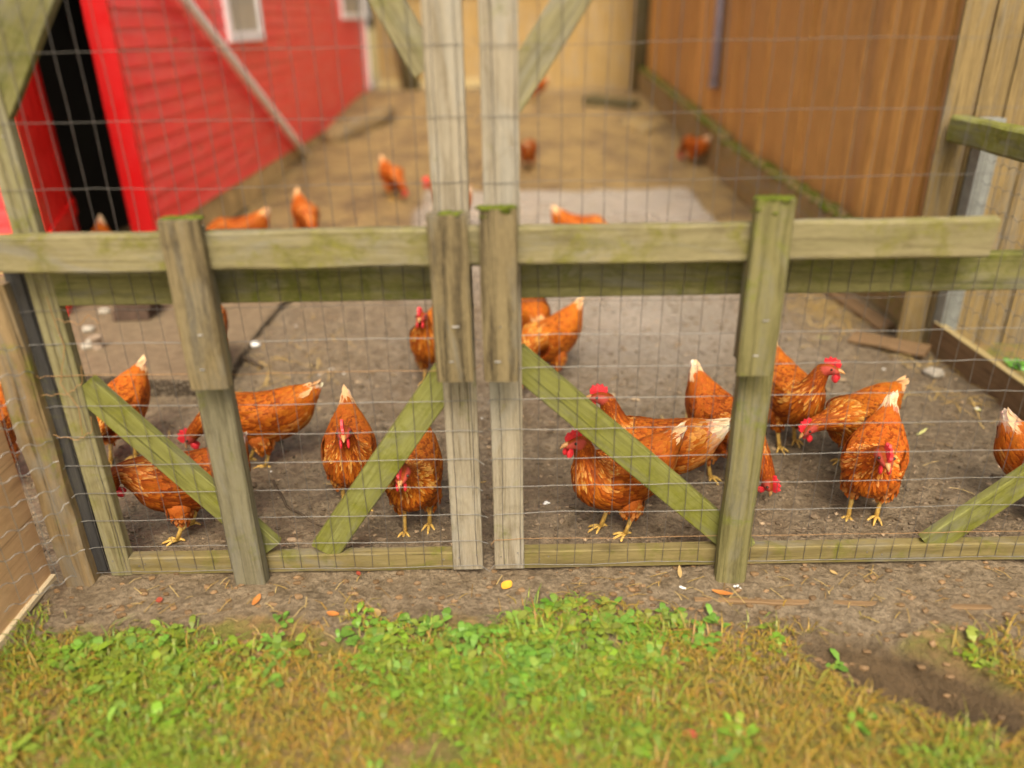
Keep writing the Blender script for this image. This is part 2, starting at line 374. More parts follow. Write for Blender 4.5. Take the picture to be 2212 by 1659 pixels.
# ================================================================ raised concrete pad in front of the red barn
PADZ = .10
pf = [atz(x, y, PADZ) for x, y in ((150, 803), (300, 818), (440, 822), (478, 812))]
pr = [atz(x, y, PADZ) for x, y in ((520, 765), (560, 712), (612, 648))]
outl = [Vector((-2.75, pf[0].y - .02, PADZ))] + pf + pr + [Vector((pr[-1].x + .12, 5.0, PADZ)), Vector((-2.75, 5.0, PADZ))]
def densify(pts, step=.03):
    out = []
    for i, p in enumerate(pts):
        q = pts[(i + 1) % len(pts)]; n = max(1, int((q - p).length / step))
        for k in range(n):
            r = p.lerp(q, k / n); j = .010 * noise.noise(r * 14); out.append(Vector((r.x + j, r.y + j * 1.5, r.z)))
    return out
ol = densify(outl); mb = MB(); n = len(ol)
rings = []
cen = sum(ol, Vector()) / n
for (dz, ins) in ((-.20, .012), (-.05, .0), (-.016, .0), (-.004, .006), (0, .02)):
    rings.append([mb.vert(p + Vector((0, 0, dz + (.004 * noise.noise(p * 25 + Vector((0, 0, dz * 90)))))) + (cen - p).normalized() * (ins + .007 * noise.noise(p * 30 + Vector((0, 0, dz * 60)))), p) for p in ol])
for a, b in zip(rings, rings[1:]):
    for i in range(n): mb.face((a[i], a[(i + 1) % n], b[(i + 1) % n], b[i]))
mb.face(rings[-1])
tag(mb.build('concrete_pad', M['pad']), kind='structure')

# ================================================================ red barn on the left
BX = -2.46; BY0 = 5.40; BY1 = 15.0
zred = atx(345, 497, BX).z; zfar = gz(BX + .1, BY1) - .02
BH = 3.4
barn = empty('barn', 'red barn with horizontal lapped boards and white trimmed windows behind the left gate leaf', 'barn', (BX, BY0, 0))
mb = MB()
mb.board((BX - .06, BY0, (zred - .1) / 2 - .0), (BX - .06, BY1, (zred - .1) / 2), zred + .1 + .1, .10, (0, 0, 1), wob=.012, seg=60)
mb.board((BX - 4, BY0 + .05, 0), (BX - 1.0, BY0 + .05, 0), .2, .1, (0, 0, 1))
part(mb, 'foundation', M['found'], barn)
# windows' extents on the side wall
def onw(px, py): return atx(px, py, BX)
w1a, w1b = onw(492, 80), onw(566, 86); w2a, w2b = onw(738, 42), onw(796, 38)
mb = MB(); pitch = .118; z = zred; k = 0
while z < BH:
    # lap boards: each a tilted plank, bottom edge proud; sometimes made of two lengths
    cuts = [BY0 + .02] + sorted([BY0 + 1.2 + random.random() * 7 for _ in range(2)]) + [BY1 - .06]
    for a, b in zip(cuts, cuts[1:]):
        d = random.uniform(-.002, .002); zz = z + random.uniform(-.003, .003)
        mb.board((BX - .012 + d, a + .001, zz + pitch / 2), (BX - .012 + d, b - .001, zz + pitch / 2), pitch + .012, .016, (-.09, 0, 1), ch=.004, wob=.002, seg=max(3, int((b - a) / .12)))
    z += pitch; k += 1
mb.board((BX - .045, BY0 + .02, (zred + BH) / 2), (BX - .045, BY1 - .02, (zred + BH) / 2), BH - zred, .03, (0, 0, 1), seg=2)
part(mb, 'side_wall', M['red'], barn)
DO0, DO1 = -3.02, BX - .155       # doorway in the front wall
mb = MB()
mb.board((BX - .075, BY0 - .013, zred * 0 + .10), (BX - .075, BY0 - .013, BH), .16, .026, (1, 0, 0), wob=.003)
part(mb, 'corner_board', M['redtrim'], barn)
mb = MB()
zz = .12
while zz < BH:
    mb.board((-6.2, BY0 + .02, zz), (DO0, BY0 + .02, zz), pitch + .01, .018, (0, .1, 1), seg=8); zz += pitch
part(mb, 'front_wall', M['red'], barn)
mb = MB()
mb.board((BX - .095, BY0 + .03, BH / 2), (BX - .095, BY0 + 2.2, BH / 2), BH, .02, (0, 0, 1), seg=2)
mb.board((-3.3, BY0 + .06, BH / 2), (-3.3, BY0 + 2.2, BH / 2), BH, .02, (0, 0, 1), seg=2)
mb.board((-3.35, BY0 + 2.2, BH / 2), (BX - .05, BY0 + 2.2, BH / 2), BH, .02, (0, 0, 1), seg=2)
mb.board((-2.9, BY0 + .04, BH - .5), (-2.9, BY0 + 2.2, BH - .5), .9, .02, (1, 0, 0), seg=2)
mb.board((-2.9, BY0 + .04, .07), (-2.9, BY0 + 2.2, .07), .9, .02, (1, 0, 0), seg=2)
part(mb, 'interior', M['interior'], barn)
hp = Vector((-2.985, BY0 - .02, 0)); dn = atz(152, 718, .0); dn = Vector((dn.x, dn.y, 0))
mb = MB()
ddir = (dn - hp).normalized(); dl = (dn - hp).length
nb = 5
for i in range(nb):
    c0 = hp + ddir * (dl * (i + .5) / nb)
    mb.board(c0 + Vector((0, 0, .02)), c0 + Vector((0, 0, 2.5)), dl / nb - .003, .024, ddir, wob=.002)
door = part(mb, 'door', M['reddoor'], barn)
inn = Vector((-ddir.y, ddir.x, 0)); inn = inn if inn.x > 0 else -inn
for zz in (.55, 1.9):
    mb = MB(); mb.board(hp + ddir * .05 + inn * .024 + Vector((0, 0, zz)), dn - ddir * .05 + inn * .024 + Vector((0, 0, zz)), .1, .022, (0, 0, 1))
    q = mb.build('door_brace', M['reddoor'], door); q.data.transform(Matrix.Translation(-barn.location))
def window(a, b, name_lab):
    mb = MB(); y0, y1 = a.y, b.y; z0 = min(a.z, b.z); z1 = z0 + 1.05; fw = .085
    mb.board((BX + .012, y0, z0 + fw / 2), (BX + .012, y1, z0 + fw / 2), fw, .045, (0, 0, 1))
    mb.board((BX + .012, y0, z1 + fw / 2), (BX + .012, y1, z1 + fw / 2), fw, .045, (0, 0, 1))
    for y in (y0 + fw / 2, y1 - fw / 2): mb.board((BX + .012, y, z0 + fw), (BX + .012, y, z1), fw, .045, (0, 1, 0))
    f = part(mb, 'window', M['trimw'], barn)
    mb = MB(); mb.board((BX + .010, y0 + fw, (z0 + z1) / 2), (BX + .010, y1 - fw, (z0 + z1) / 2), z1 - z0, .012, (0, 0, 1), seg=2, wob=0)
    q = mb.build('pane', M['pane'], f); q.data.transform(Matrix.Translation(-barn.location))
window(w1a, w1b, 0); window(w2a, w2b, 0)
mb = MB(); zc = onw(838, 170).z
mb.board((BX + .02, BY1 - .07, zc), (BX + .02, BY1 - .07, BH), .17, .05, (0, 1, 0))
part(mb, 'corner_trim', M['trimw'], barn)
mb = MB(); mb.board((BX - 4, BY1, BH / 2), (BX - .06, BY1, BH / 2), BH, .03, (0, 0, 1)); part(mb, 'rear_wall', M['red'], barn)
mb = MB()
mb.board((BX - 1.3, BY0 - .2, BH + .55), (BX - 1.3, BY1 + .2, BH + .55), 3.1, .06, (1, 0, -.45))
mb.board((BX - 4.1, BY0 - .2, BH + .55), (BX - 4.1, BY1 + .2, BH + .55), 3.1, .06, (1, 0, .45))
part(mb, 'roof', M['barndark'], barn)
# leaning white pole
f = gnd(664, 338); t_ = atx(400, 0, BX + .07)
mb = MB(); dirv = (t_ - Vector((f.x, f.y, gz(f.x, f.y)))).normalized()
mb.tube([Vector((f.x, f.y, gz(f.x, f.y) - .01)).lerp(t_ + dirv * .7, k / 6) for k in range(7)], .042, 10)
single(mb, 'leaning_pole', M['white'], 'long white painted pole leaning on the side of the red barn', 'pole', (f.x, f.y, gz(f.x, f.y)), True)

# weathered log on the mound beside the barn, scraps near the far corner
la, lb = gnd(712, 322), gnd(842, 262)
mb = MB(); d_ = lb - la
mb.tube([la + d_ * t + Vector((0, 0, .10 + .02 * math.sin(t * 9))) for t in [k / 8 for k in range(9)]], [.12, .15, .16, .15, .17, .15, .14, .13, .10], 12)
single(mb, 'log', M['log'], 'thick brown log lying on the ground by the foundation of the red barn', 'log', la, True)
la, lb = gnd(1352, 268), gnd(1402, 292)
mb = MB(); mb.board(la + Vector((0, 0, .05)), lb + Vector((0, 0, .05)), .22, .06, (1, 0, .5), wob=.01)
single(mb, 'scrap_board', M['kick'], 'dark mossy scrap board lying in front of the far right corner post', 'board', la)
la, lb = gnd(1268, 226), gnd(1372, 240)
mb = MB(); mb.board(la + Vector((0, 0, .07)), lb + Vector((0, 0, .07)), .26, .14, (0, 1, .1), wob=.02)
single(mb, 'timber_beam', M['backdk'], 'dark timber lying along the foot of the far plank fence', 'timber', la)
# ================================================================ back fence
FY = 15.15
bf = empty('plank_fence', 'tall yellowish brown plank fence closing the far end of the yard', 'fence', (0, FY, gz(0, FY)))
mb = MB(); x = BX + .15
while x < 2.7:
    ww = random.uniform(.13, .15)
    mb.board((x + ww / 2, FY + random.uniform(-.006, .006), .2), (x + ww / 2, FY, 3.6), ww - .006, .022, (1, 0, 0), wob=.003, seg=20); x += ww
part(mb, 'planks', M['backf'], bf)
mb = MB(); zz = aty(870, 182, FY - .1).z
mb.board((BX + .1, FY - .08, zz), (.1, FY - .08, zz), .16, .06, (0, 0, 1)); mb.board((BX + .1, FY - .045, zz + 1.5), (2.5, FY - .045, zz + 1.5), .12, .06, (0, 0, 1))
part(mb, 'rail', M['edgetop'], bf)
cp = gnd(1408, 232); KX = 2.42
mb = MB()
mb.tube([(KX - .07, FY - .6, .1), (KX - .07, FY - .6, 1.7), (KX - .06, FY - .6, 3.6)], [.19, .18, .175], 12)
single(mb, 'corner_post', M['backdk'], 'thick dark mossy post in the far right corner of the yard', 'post', (KX - .07, FY - .6, gz(KX - .07, FY - .6)), True)
lp = aty(890, 165, FY - .5)
mb = MB(); mb.tube([(lp.x, FY - .4, .15), (lp.x - .1, FY - .4, 1.2), (lp.x - .45, FY - .4, 3.4)], [.17, .15, .13], 12)
single(mb, 'slanting_post', M['backdk'], 'mossy slanting post against the far fence beside the white barn corner', 'post', (lp.x, FY - .4, gz(lp.x, FY - .4)), True)

# ================================================================ brown barn on the right
KY0, KY1 = 4.12, 15.0
wb = empty('plank_barn', 'brown barn wall of upright planks with a mossy kick board along its foot', 'barn', (KX, KY0, 0))
walls = {k: MB() for k in ('barn', 'barn2', 'barn3')}
y = KY0
while y < KY1:
    ww = random.uniform(.10, .16) if y < 6.5 else random.uniform(.25, .5); kind = random.choices(['barn', 'barn2', 'barn3'], [6, 3 if y > 6 else 1.5, 2 if y < 8 else .5])[0]
    walls[kind].board((KX + random.uniform(-.006, .006), y + ww / 2, -.02), (KX + random.uniform(-.004, .004), y + ww / 2, 3.3), ww - .005, .024, (0, 1, 0), wob=.003, seg=24)
    y += ww
mb = MB(); ofs = 0; mats = []
for i, k in enumerate(('barn', 'barn2', 'barn3')):
    b = walls[k]; o = len(mb.v); mb.v += b.v; mb.g += b.g; mb.c += b.c
    for f in b.f: mb.f.append(tuple(q + o for q in f)); mb.m.append(i)
part(mb, 'wall', [M['barn'], M['barn2'], M['barn3']], wb)
mb = MB()
for i in range(9):
    yy = KY0 + .5 + i * 1.05; mb.board((KX - .022, yy, .25), (KX - .022, yy, 3.3), .05, .02, (0, 1, 0))
part(mb, 'batten', M['barn'], wb)
ztr = atx(1800, 18, KX).z
mb = MB(); mb.board((KX - .05, KY0, ztr + .56), (KX - .05, KY1, ztr + .56), .32, .04, (0, 0, 1)); part(mb, 'fascia', M['barndark'], wb)
mb = MB(); mb.board((KX + .6, KY0 - .3, 3.5), (KX + .6, KY1 + .3, 3.5), 2.0, .06, (1, 0, .3)); part(mb, 'roof', M['barndark'], wb)
mb = MB(); mb.board((KX + .02, KY0, 1.65), (KX + 3.5, KY0, 1.65), 3.4, .03, (0, 0, 1)); part(mb, 'end_wall', M['barn3'], wb)
kx = KX - .11
for (a, b, h) in ((KY0 + .05, 8.6, .42), (8.62, KY1 - .2, .46)):
    mb = MB(); n = 1
    g0, g1 = gz(kx, a), gz(kx, b)
    mb.board((kx, a, g0 + h / 2 - .04), (kx, b, g1 + h / 2 - .04), h, .11, (0, 0, 1), wob=.012, seg=40)
    kb = part(mb, 'kick_board', M['kick'], wb)
    mb = MB()
    for i in range(int((b - a) / .035)):
        yy = a + (i + random.random()) * .035; zz = g0 + (g1 - g0) * (yy - a) / (b - a) + h - .045
        mb.blob((kx + random.uniform(-.06, .06), yy, zz), (random.uniform(.02, .05), random.uniform(.02, .06), random.uniform(.008, .022)), 1, .4)
    q = mb.build('moss', M['moss'], kb, True); q.data.transform(Matrix.Translation(-wb.location))
pa, pb = atx(1548, 0, KX - .08), atx(1542, 182, KX - .08)
mb = MB(); mb.tube([Vector((KX - .08, pb.y, pb.z)), Vector((KX - .08, pb.y, pb.z + .1)), Vector((KX - .08, pb.y, 3.2))], [.06, .055, .055], 10)
mb.tube([Vector((KX - .08, pb.y, pb.z - .04)), Vector((KX - .08, pb.y, pb.z + .02))], .065, 10)
part(mb, 'drain_pipe', M['pipe'], wb, True)

# frontal plank fence right of the brown barn
SY = atz(2120, 757).y + .1
sf = empty('plank_fence', 'weathered grey brown plank fence standing beyond the wire run at the right edge', 'fence', (KX + .5, SY, 0))
mb = MB(); x = KX - .32
while x < 5.2:
    ww = random.uniform(.135, .15)
    if x > KX - .34: mb.board((x + ww / 2, SY + random.uniform(-.006, .006), -.05), (x + ww / 2, SY, 2.6), ww - .008, .022, (1, 0, 0), wob=.003, seg=30)
    x += ww
part(mb, 'planks', M['sidef'], sf)
mb = MB(); mb.board((KX, SY + .04, 2.0), (5.2, SY + .04, 2.0), .09, .04, (0, 0, 1)); part(mb, 'rail', M['sidef'], sf)

# ================================================================ wire run at the right: top rail, post, edging plank, netting
EX = atz(1965, 718).x
run = empty('wire_run', 'crimped wire run with mossy top rail and low edging plank at the right', 'wire run', (EX, 3.2, 0))
e1 = atx(1938, 684, EX); rl = atx(2030, 275, EX)
mb = MB(); mb.board((EX, 1.9, .07), (EX, SY - .06, .07), .17, .036, (0, 0, 1), wob=.004); part(mb, 'edging_board', M['edging'], run)
mb = MB(); mb.board((EX, 1.9, .158), (EX, SY - .07, .158), .040, .006, (1, 0, 0), ch=.001, wob=.001); part(mb, 'board_top', M['edgetop'], run)
RZ = 1.14
mb = MB(); mb.board((EX - .10, SY - .05, RZ), (EX - .08, 1.6, RZ), .12, .10, (0, 0, 1), ch=.012, wob=.006); tr = part(mb, 'top_rail', M['brace'], run)
mb = MB(); mb.board((EX + .035, SY - .08, 0), (EX + .035, SY - .08, RZ + .05), .09, .085, (1, 0, 0)); part(mb, 'post', M['galv'], run)
def netting(A, B, z0, z1, dz, dx, amp=.006, wl=.05, rad=.0016, m1=0, m2=1, frayed=0):
    mb = MB(); A, B = Vector(A), Vector(B); L = (B - A).length; d = (B - A).normalized(); nrm = Vector((-d.y, d.x, 0))
    z = z0; i = 0
    while z <= z1:
        ph = random.random() * 6; ext = random.uniform(0, frayed) if frayed else 0
        n = int((L + ext) / (wl / 4)); pts = []
        for k in range(n + 1):
            t = k * wl / 4; cr = amp * (1 if (k // 2) % 2 else -1) * (.8 + .4 * noise.noise(Vector((t * 9, z * 7, 3))))
            sag = .012 * noise.noise(Vector((t * 2, z * 3, 1)))
            e = max(0, t - L); p = A + d * t + Vector((0, 0, z + cr + sag)) + nrm * (.5 * e * math.sin(e * 60 + ph)) + Vector((0, 0, e * .5 * math.sin(ph)))
            pts.append(p)
        mb.tube(pts, rad, 4, m1); z += dz
    x = 0
    while x < L:
        n = 14; ph = random.random() * 9
        mb.tube([A + d * (x + .006 * noise.noise(Vector((k * .6, x * 9, ph)))) + Vector((0, 0, z0 + (z1 - z0) * k / n)) for k in range(n + 1)], rad * .8, 4, m2); x += dx
    return mb
mb = netting((EX + .02, 1.9, 0), (EX + .02, SY - .12, 0), .20, RZ - .05, .10, .06, .008, .075)
part(mb, 'netting', [M['wire'], M['wire']], run)

# ================================================================ double gate
G = 2.076; GT = 1.96; FT = .04
def gx_at(px, py): return aty(px, py, G).x
xl1 = aty(292, 1205, 2.116).x; xl0 = xl1 - .072
c1a, c1b = gx_at(977, 1185), gx_at(1042, 1185)
c2a, c2b = gx_at(1068, 1190), gx_at(1132, 1190)
zb = aty(660, 1200, G).z                 # top of bottom rail
zb0 = .012
zm0, zm1 = aty(700, 652, G).z, aty(700, 585, G).z + .015
xr1 = c2b + (c1a - xl1) * 1.0 + .86
def gwire(x0, x1, z0, z1, wy, fray=0):
    mb = MB(); dz = .1005; z = z0; i = 0
    ph = random.random() * 9
    while z <= z1:
        dz = .1005 if z < .86 else .165; n = int((x1 - x0) / .02); pts = []
        for k in range(n + 1):
            x = x0 + (x1 - x0) * k / n
            pts.append((x, wy + .004 * noise.noise(Vector((x * 4, z * 5, ph))), z + .006 * noise.noise(Vector((x * 3.1, z * 4, ph))) + .0022 * noise.noise(Vector((x * 22, z * 9, ph)))))
        if fray:
            e = fray * random.uniform(.5, 1); a = random.uniform(-1, 1)
            pts += [(x1 + e * .5, wy - .008, pts[-1][2] + .006 * a), (x1 + e, wy - .012, pts[-1][2] + .016 * a)]
            pts = [(x0 - e, wy - .014, pts[0][2] + .018 * a), (x0 - e * .5, wy - .006, pts[0][2] - .004 * a)] + pts
        mb.tube(pts, .00105 if z < .86 else .00075, 5, 3 if z > .9 else 2 if random.random() < .15 else 0); z += dz; i += 1
    x = x0 + .02
    while x < x1:
        n = 40; pts = [(x + .005 * noise.noise(Vector((x * 9, z0 + (z1 - z0) * k / n * 3.3, 2))) + .0015 * noise.noise(Vector((x * 9, k * .9, 2))), wy + .002 + .003 * noise.noise(Vector((x * 2, k * .3, 5))), z0 + (z1 - z0) * k / n) for k in range(n + 1)]
        mb.tube(pts, .00095, 4, 1); x += .0575
    return mb
yc = G + FT / 2
def nails(root, pts):
    for (x, z) in pts:
        mb = MB(); mb.tube([(x, G - .0012, z), (x, G + .003, z)], .0030, 8); part(mb, 'nail', M['nail'], root)
def bd(root, name, p0, p1, wid, mat, side, y=yc, thk=FT, **k):
    mb = MB(); mb.board((p0[0], y, p0[1]), (p1[0], y, p1[1]), wid, thk, side, **k); return part(mb, name, mat, root)
def pz(px, py): v = aty(px, py, G); return (v.x, v.z)
# ---- left leaf
lg = empty('gate_leaf', 'narrower left leaf of the wire mesh gate before the red barn', 'gate', ((xl0 + c1b) / 2, yc, 0), 0, 'two leaves of the wire gate')
bd(lg, 'hinge_stile', ((xl0 + xl1) / 2, zb0), ((xl0 + xl1) / 2, GT), xl1 - xl0 - .001, M['gate'], (1, 0, 0))
bd(lg, 'strap_board', (xl0 - .030, zb0 + .02), (xl0 - .030, 1.06), .048, M['black'], (1, 0, 0), y=G + .012, thk=.03)
bd(lg, 'meeting_stile', ((c1a + c1b) / 2, zb0), ((c1a + c1b) / 2, GT), c1b - c1a, M['grey'], (1, 0, 0))
bd(lg, 'bottom_rail', (xl1 + .001, (zb + zb0) / 2), (c1a - .001, (zb + zb0) / 2), zb - zb0, M['lowrail'], (0, 0, 1))
bd(lg, 'middle_rail', (xl1 + .001, (zm0 + zm1) / 2), (c1a - .001, (zm0 + zm1) / 2), zm1 - zm0, M['mossrail'], (0, 0, 1))
bd(lg, 'top_rail', (xl1 + .001, GT - .045), (c1a - .001, GT - .045), .09, M['gate'], (0, 0, 1))
def brace(root, a, b, wid=.095, mat='brace', y=yc + .003):
    bd(root, 'brace', a, b, wid, M[mat], (0, 0, 1) if abs(b[0] - a[0]) > .1 else (1, 0, 0), y=y, thk=FT - .008)
def braceline(root, p, q, **k):
    brace(root, pz(*p), pz(*q), **k)
braceline(lg, (172, 838), (582, 1192), wid=.088)
braceline(lg, (699, 1196), (967, 812), wid=.094)
braceline(lg, (-62, 300), (72, -60), wid=.12, mat='mossrail')
braceline(lg, (922, 150), (786, -80), wid=.075, mat='gate')
part(gwire(xl0 - .02, c1b - .01, .03, GT - .04, G - .004, .035), 'wire_mesh', [M['wire'], M['wiredk'], M['rust'], M['wireup']], lg)
nails(lg, [(xl1 + .03 + .02 * i, zb - .03 + .006 * i) for i in range(2)] + [(c1a - .03, zb - .025), (c1a + .02, .06), (c1b - .02, .07), (c1a + .02, .88), (c1b - .025, .86), (xl0 + .02, .07), (xl1 - .02, .86), (xl1 - .022, 1.4)])
# ---- right leaf
rg = empty('gate_leaf', 'wider right leaf of the wire mesh gate reaching past the right edge', 'gate', ((c2a + xr1) / 2, yc, 0), 0, 'two leaves of the wire gate')
bd(rg, 'meeting_stile', ((c2a + c2b) / 2, zb0), ((c2a + c2b) / 2, GT), c2b - c2a, M['grey'], (1, 0, 0))
bd(rg, 'hinge_stile', (xr1, zb0), (xr1, GT), .08, M['gate'], (1, 0, 0))
bd(rg, 'bottom_rail', (c2b + .001, (zb + zb0) / 2), (xr1 - .041, (zb + zb0) / 2), zb - zb0, M['lowrail'], (0, 0, 1))
bd(rg, 'middle_rail', (c2b + .001, (zm0 + zm1) / 2), (xr1 - .041, (zm0 + zm1) / 2), zm1 - zm0, M['mossrail'], (0, 0, 1))
bd(rg, 'top_rail', (c2b + .001, GT - .045), (xr1 - .041, GT - .045), .09, M['gate'], (0, 0, 1))
braceline(rg, (1108, 775), (1610, 1195), wid=.092)
braceline(rg, (2010, 1185), (2500, 860), wid=.085)
braceline(rg, (1095, 225), (1290, -90), wid=.085, mat='gate')
part(gwire(c2a + .01, xr1 - .02, .03, GT - .04, G - .004, .03), 'wire_mesh', [M['wire'], M['wiredk'], M['rust'], M['wireup']], rg)

nails(rg, [(c2a + .02, .06), (c2b - .02, .075), (c2a + .025, .9), (c2b - .02, .87), (c2b + .05, zb - .03), (c2b + .08, zb - .02), (1.15, zb - .025), (1.2, zb - .035), (c2b - .02, 1.35)])
# ---- posts that carry the drop bar, with keeper boards
BARY = 1.993; BT = .036
zbar0, zbar1 = aty(1104, 574, BARY - BT / 2).z, aty(1104, 492, BARY - BT / 2).z
def keeper(root, px_top, py_top, px_bot, py_bot, wid, mat, back):
    """board in front of the bar and a spacer block that joins it to what carries it"""
    yk = BARY - BT / 2 - .022
    a = aty(px_top, py_top, yk - .018); b = aty(px_bot, py_bot, yk - .018); x = (a.x + b.x) / 2
    mb = MB(); mb.board((x, yk, b.z), (x, yk, a.z), wid, .036, (1, 0, 0), ch=.006, wob=.004); k = part(mb, 'keeper_board', mat, root)
    y0, y1 = yk + .0185, back - .001
    mb = MB(); mb.board((x, (y0 + y1) / 2, b.z + .03), (x, (y0 + y1) / 2, zbar0 - .004), wid * .9, y1 - y0, (1, 0, 0)); part(mb, 'spacer', M['post'], root)
    for zz in (b.z + .06, b.z + .16):
        mb = MB(); mb.tube([(x + random.uniform(-.02, .02), yk - .0178, zz), (x, yk - .0205, zz)], .0024, 8)
        q = mb.build('nail', M['nail'], k); q.data.transform(Matrix.Translation(-root.location))
    return k, a, x
def mosscap(root, parent, x, y, z, wx, wy, n=26, hang=.03):
    mb = MB(); n = int(n * 1.6)
    for i in range(n):
        s_ = random.random(); mb.blob((x + random.uniform(-wx, wx), y + random.uniform(-wy, wy), z - (hang * random.random() ** 2 if random.random() < .4 else 0)), (random.uniform(.005, .014), random.uniform(.004, .011), random.uniform(.0015, .0045)), 2, .7)
    q = mb.build('moss', M['moss'], parent, True); q.data.transform(Matrix.Translation(-root.location))
PY0 = BARY + BT / 2 + .001; PD = .050
b1 = aty(540, 1262, PY0); x1 = b1.x
lpst = empty('gate_post', 'left upright post with a weathered keeper board holding the drop bar of the gate', 'post', (x1, PY0 + PD / 2, 0))
t1 = aty(393, 480, PY0)
mb = MB(); mb.board((x1, PY0 + PD / 2, -.12), (x1, PY0 + PD / 2, t1.z - .02), .098, PD, (1, 0, 0), ch=.006, wob=.004); part(mb, 'post', M['post'], lpst)
k, a, x = keeper(lpst, 385, 478, 447, 842, .104, M['keeper'], PY0)
mosscap(lpst, k, x, BARY - .02, a.z, .046, .016, 34, .016)
b2 = aty(1582, 1238, PY0); x2 = b2.x
rpst = empty('gate_post', 'right upright post with a bright green mossy top and foot in front of the gate', 'post', (x2, PY0 + PD / 2, 0))
t2 = aty(1682, 432, PY0 - .03)
mb = MB(); mb.board((x2, PY0 + PD / 2, -.12), (x2, PY0 + PD / 2, t2.z - .01), .094, PD, (1, 0, 0), ch=.008, wob=.004); pp = part(mb, 'post', M['mosspost'], rpst)
k, a, x = keeper(rpst, 1680, 432, 1632, 812, .098, M['mosspost'], PY0)
mosscap(rpst, k, x, BARY - .035, a.z, .042, .020, 70, .05)
# keeper boards on the two meeting stiles belong to the gate leaves
k, a, x = keeper(lg, 969, 465, 978, 825, .100, M['keeper'], G - .006); mosscap(lg, k, x + .01, BARY - .035, a.z, .03, .016, 14, .012)
k, a, x = keeper(rg, 1075, 452, 1083, 825, .096, M['keeper'], G - .006); mosscap(rg, k, x, BARY - .04, a.z, .044, .018, 60, .035)
# ---- the drop bar
bar0, bar1 = aty(-30, 575, BARY).x, aty(2140, 515, BARY).x
mb = MB(); mb.board((bar0, BARY, (zbar0 + zbar1) / 2), (bar1, BARY, (zbar0 + zbar1) / 2), zbar1 - zbar0, BT, (0, 0, 1), ch=.005, wob=.004, cut1=.1)
single(mb, 'drop_bar', M['bar'], 'long horizontal wooden bar lying across both gate leaves', 'bar', ((bar0 + bar1) / 2, BARY, zbar0))

# ================================================================ left end: brown post, wire fence, plywood board
pb_ = aty(155, 1235, 2.06); pt_ = aty(8, 612, 2.06)
lx = aty(52, 900, 2.03).x
mb = MB(); mb.board((lx, 2.08, -.1), (lx, 2.08, pt_.z), .098, .098, (1, 0, 0), ch=.014, wob=.006)
single(mb, 'fence_post', M['brown'], 'weathered brown post at the left end of the gate', 'post', (lx, 2.08, 0))
A_ = Vector((lx - .62, 1.25, 0)); B_ = Vector((lx + .035, 2.0, 0))
wf = empty('wire_fence', 'crimped wire fence with loose cut ends beside the brown post', 'wire fence', ((A_ + B_) / 2).to_tuple())
mb = netting(A_, B_, .08, .86, .078, .055, .006, .055, .0014, frayed=.06)
part(mb, 'netting', [M['wire'], M['wire']], wf)
mb = MB()
for (px, py, pts) in ((100, 640, [(0, 0), (20, 60), (40, 110), (30, 190), (70, 240), (78, 300)]), (120, 690, [(0, 0), (55, 10), (70, -10), (95, 8)]), (150, 850, [(-60, 5), (0, 0), (28, -25), (25, -60)]), (170, 950, [(-60, -10), (0, 0), (30, -20), (26, -50)])):
    p3 = [aty(px + dx_, py + dy_, G - .02 + .012 * math.sin(i)) for i, (dx_, dy_) in enumerate(pts)]
    sm = []
    for i in range(len(p3) - 1):
        for q in range(6): sm.append(p3[i].lerp(p3[i + 1], q / 6) + Vector((0, 0, .004 * math.sin(q * 2.2))))
    mb.tube(sm + [p3[-1]], .0012, 5, 0)
part(mb, 'tie_wire', M['rust'], wf)
c = atz(108, 1252); PX = c.x
mb = MB(); mb.board((PX, 1.02, .43), (PX, c.y, .43), .82, .018, (0, 0, 1), wob=.002)
pn = tag(mb.build('plywood_panel', M['ply'], None, False, Vector((PX, 1.5, 0))), 'upright brown plywood panel at the lower left corner of the picture', 'panel')
mb = MB(); mb.board((PX + .008, 1.02, .012), (PX + .008, c.y, .012), .022, .03, (0, 0, 1)); q = mb.build('bottom_edge', M['plyedge'], pn); q.data.transform(Matrix.Translation(-pn.location))
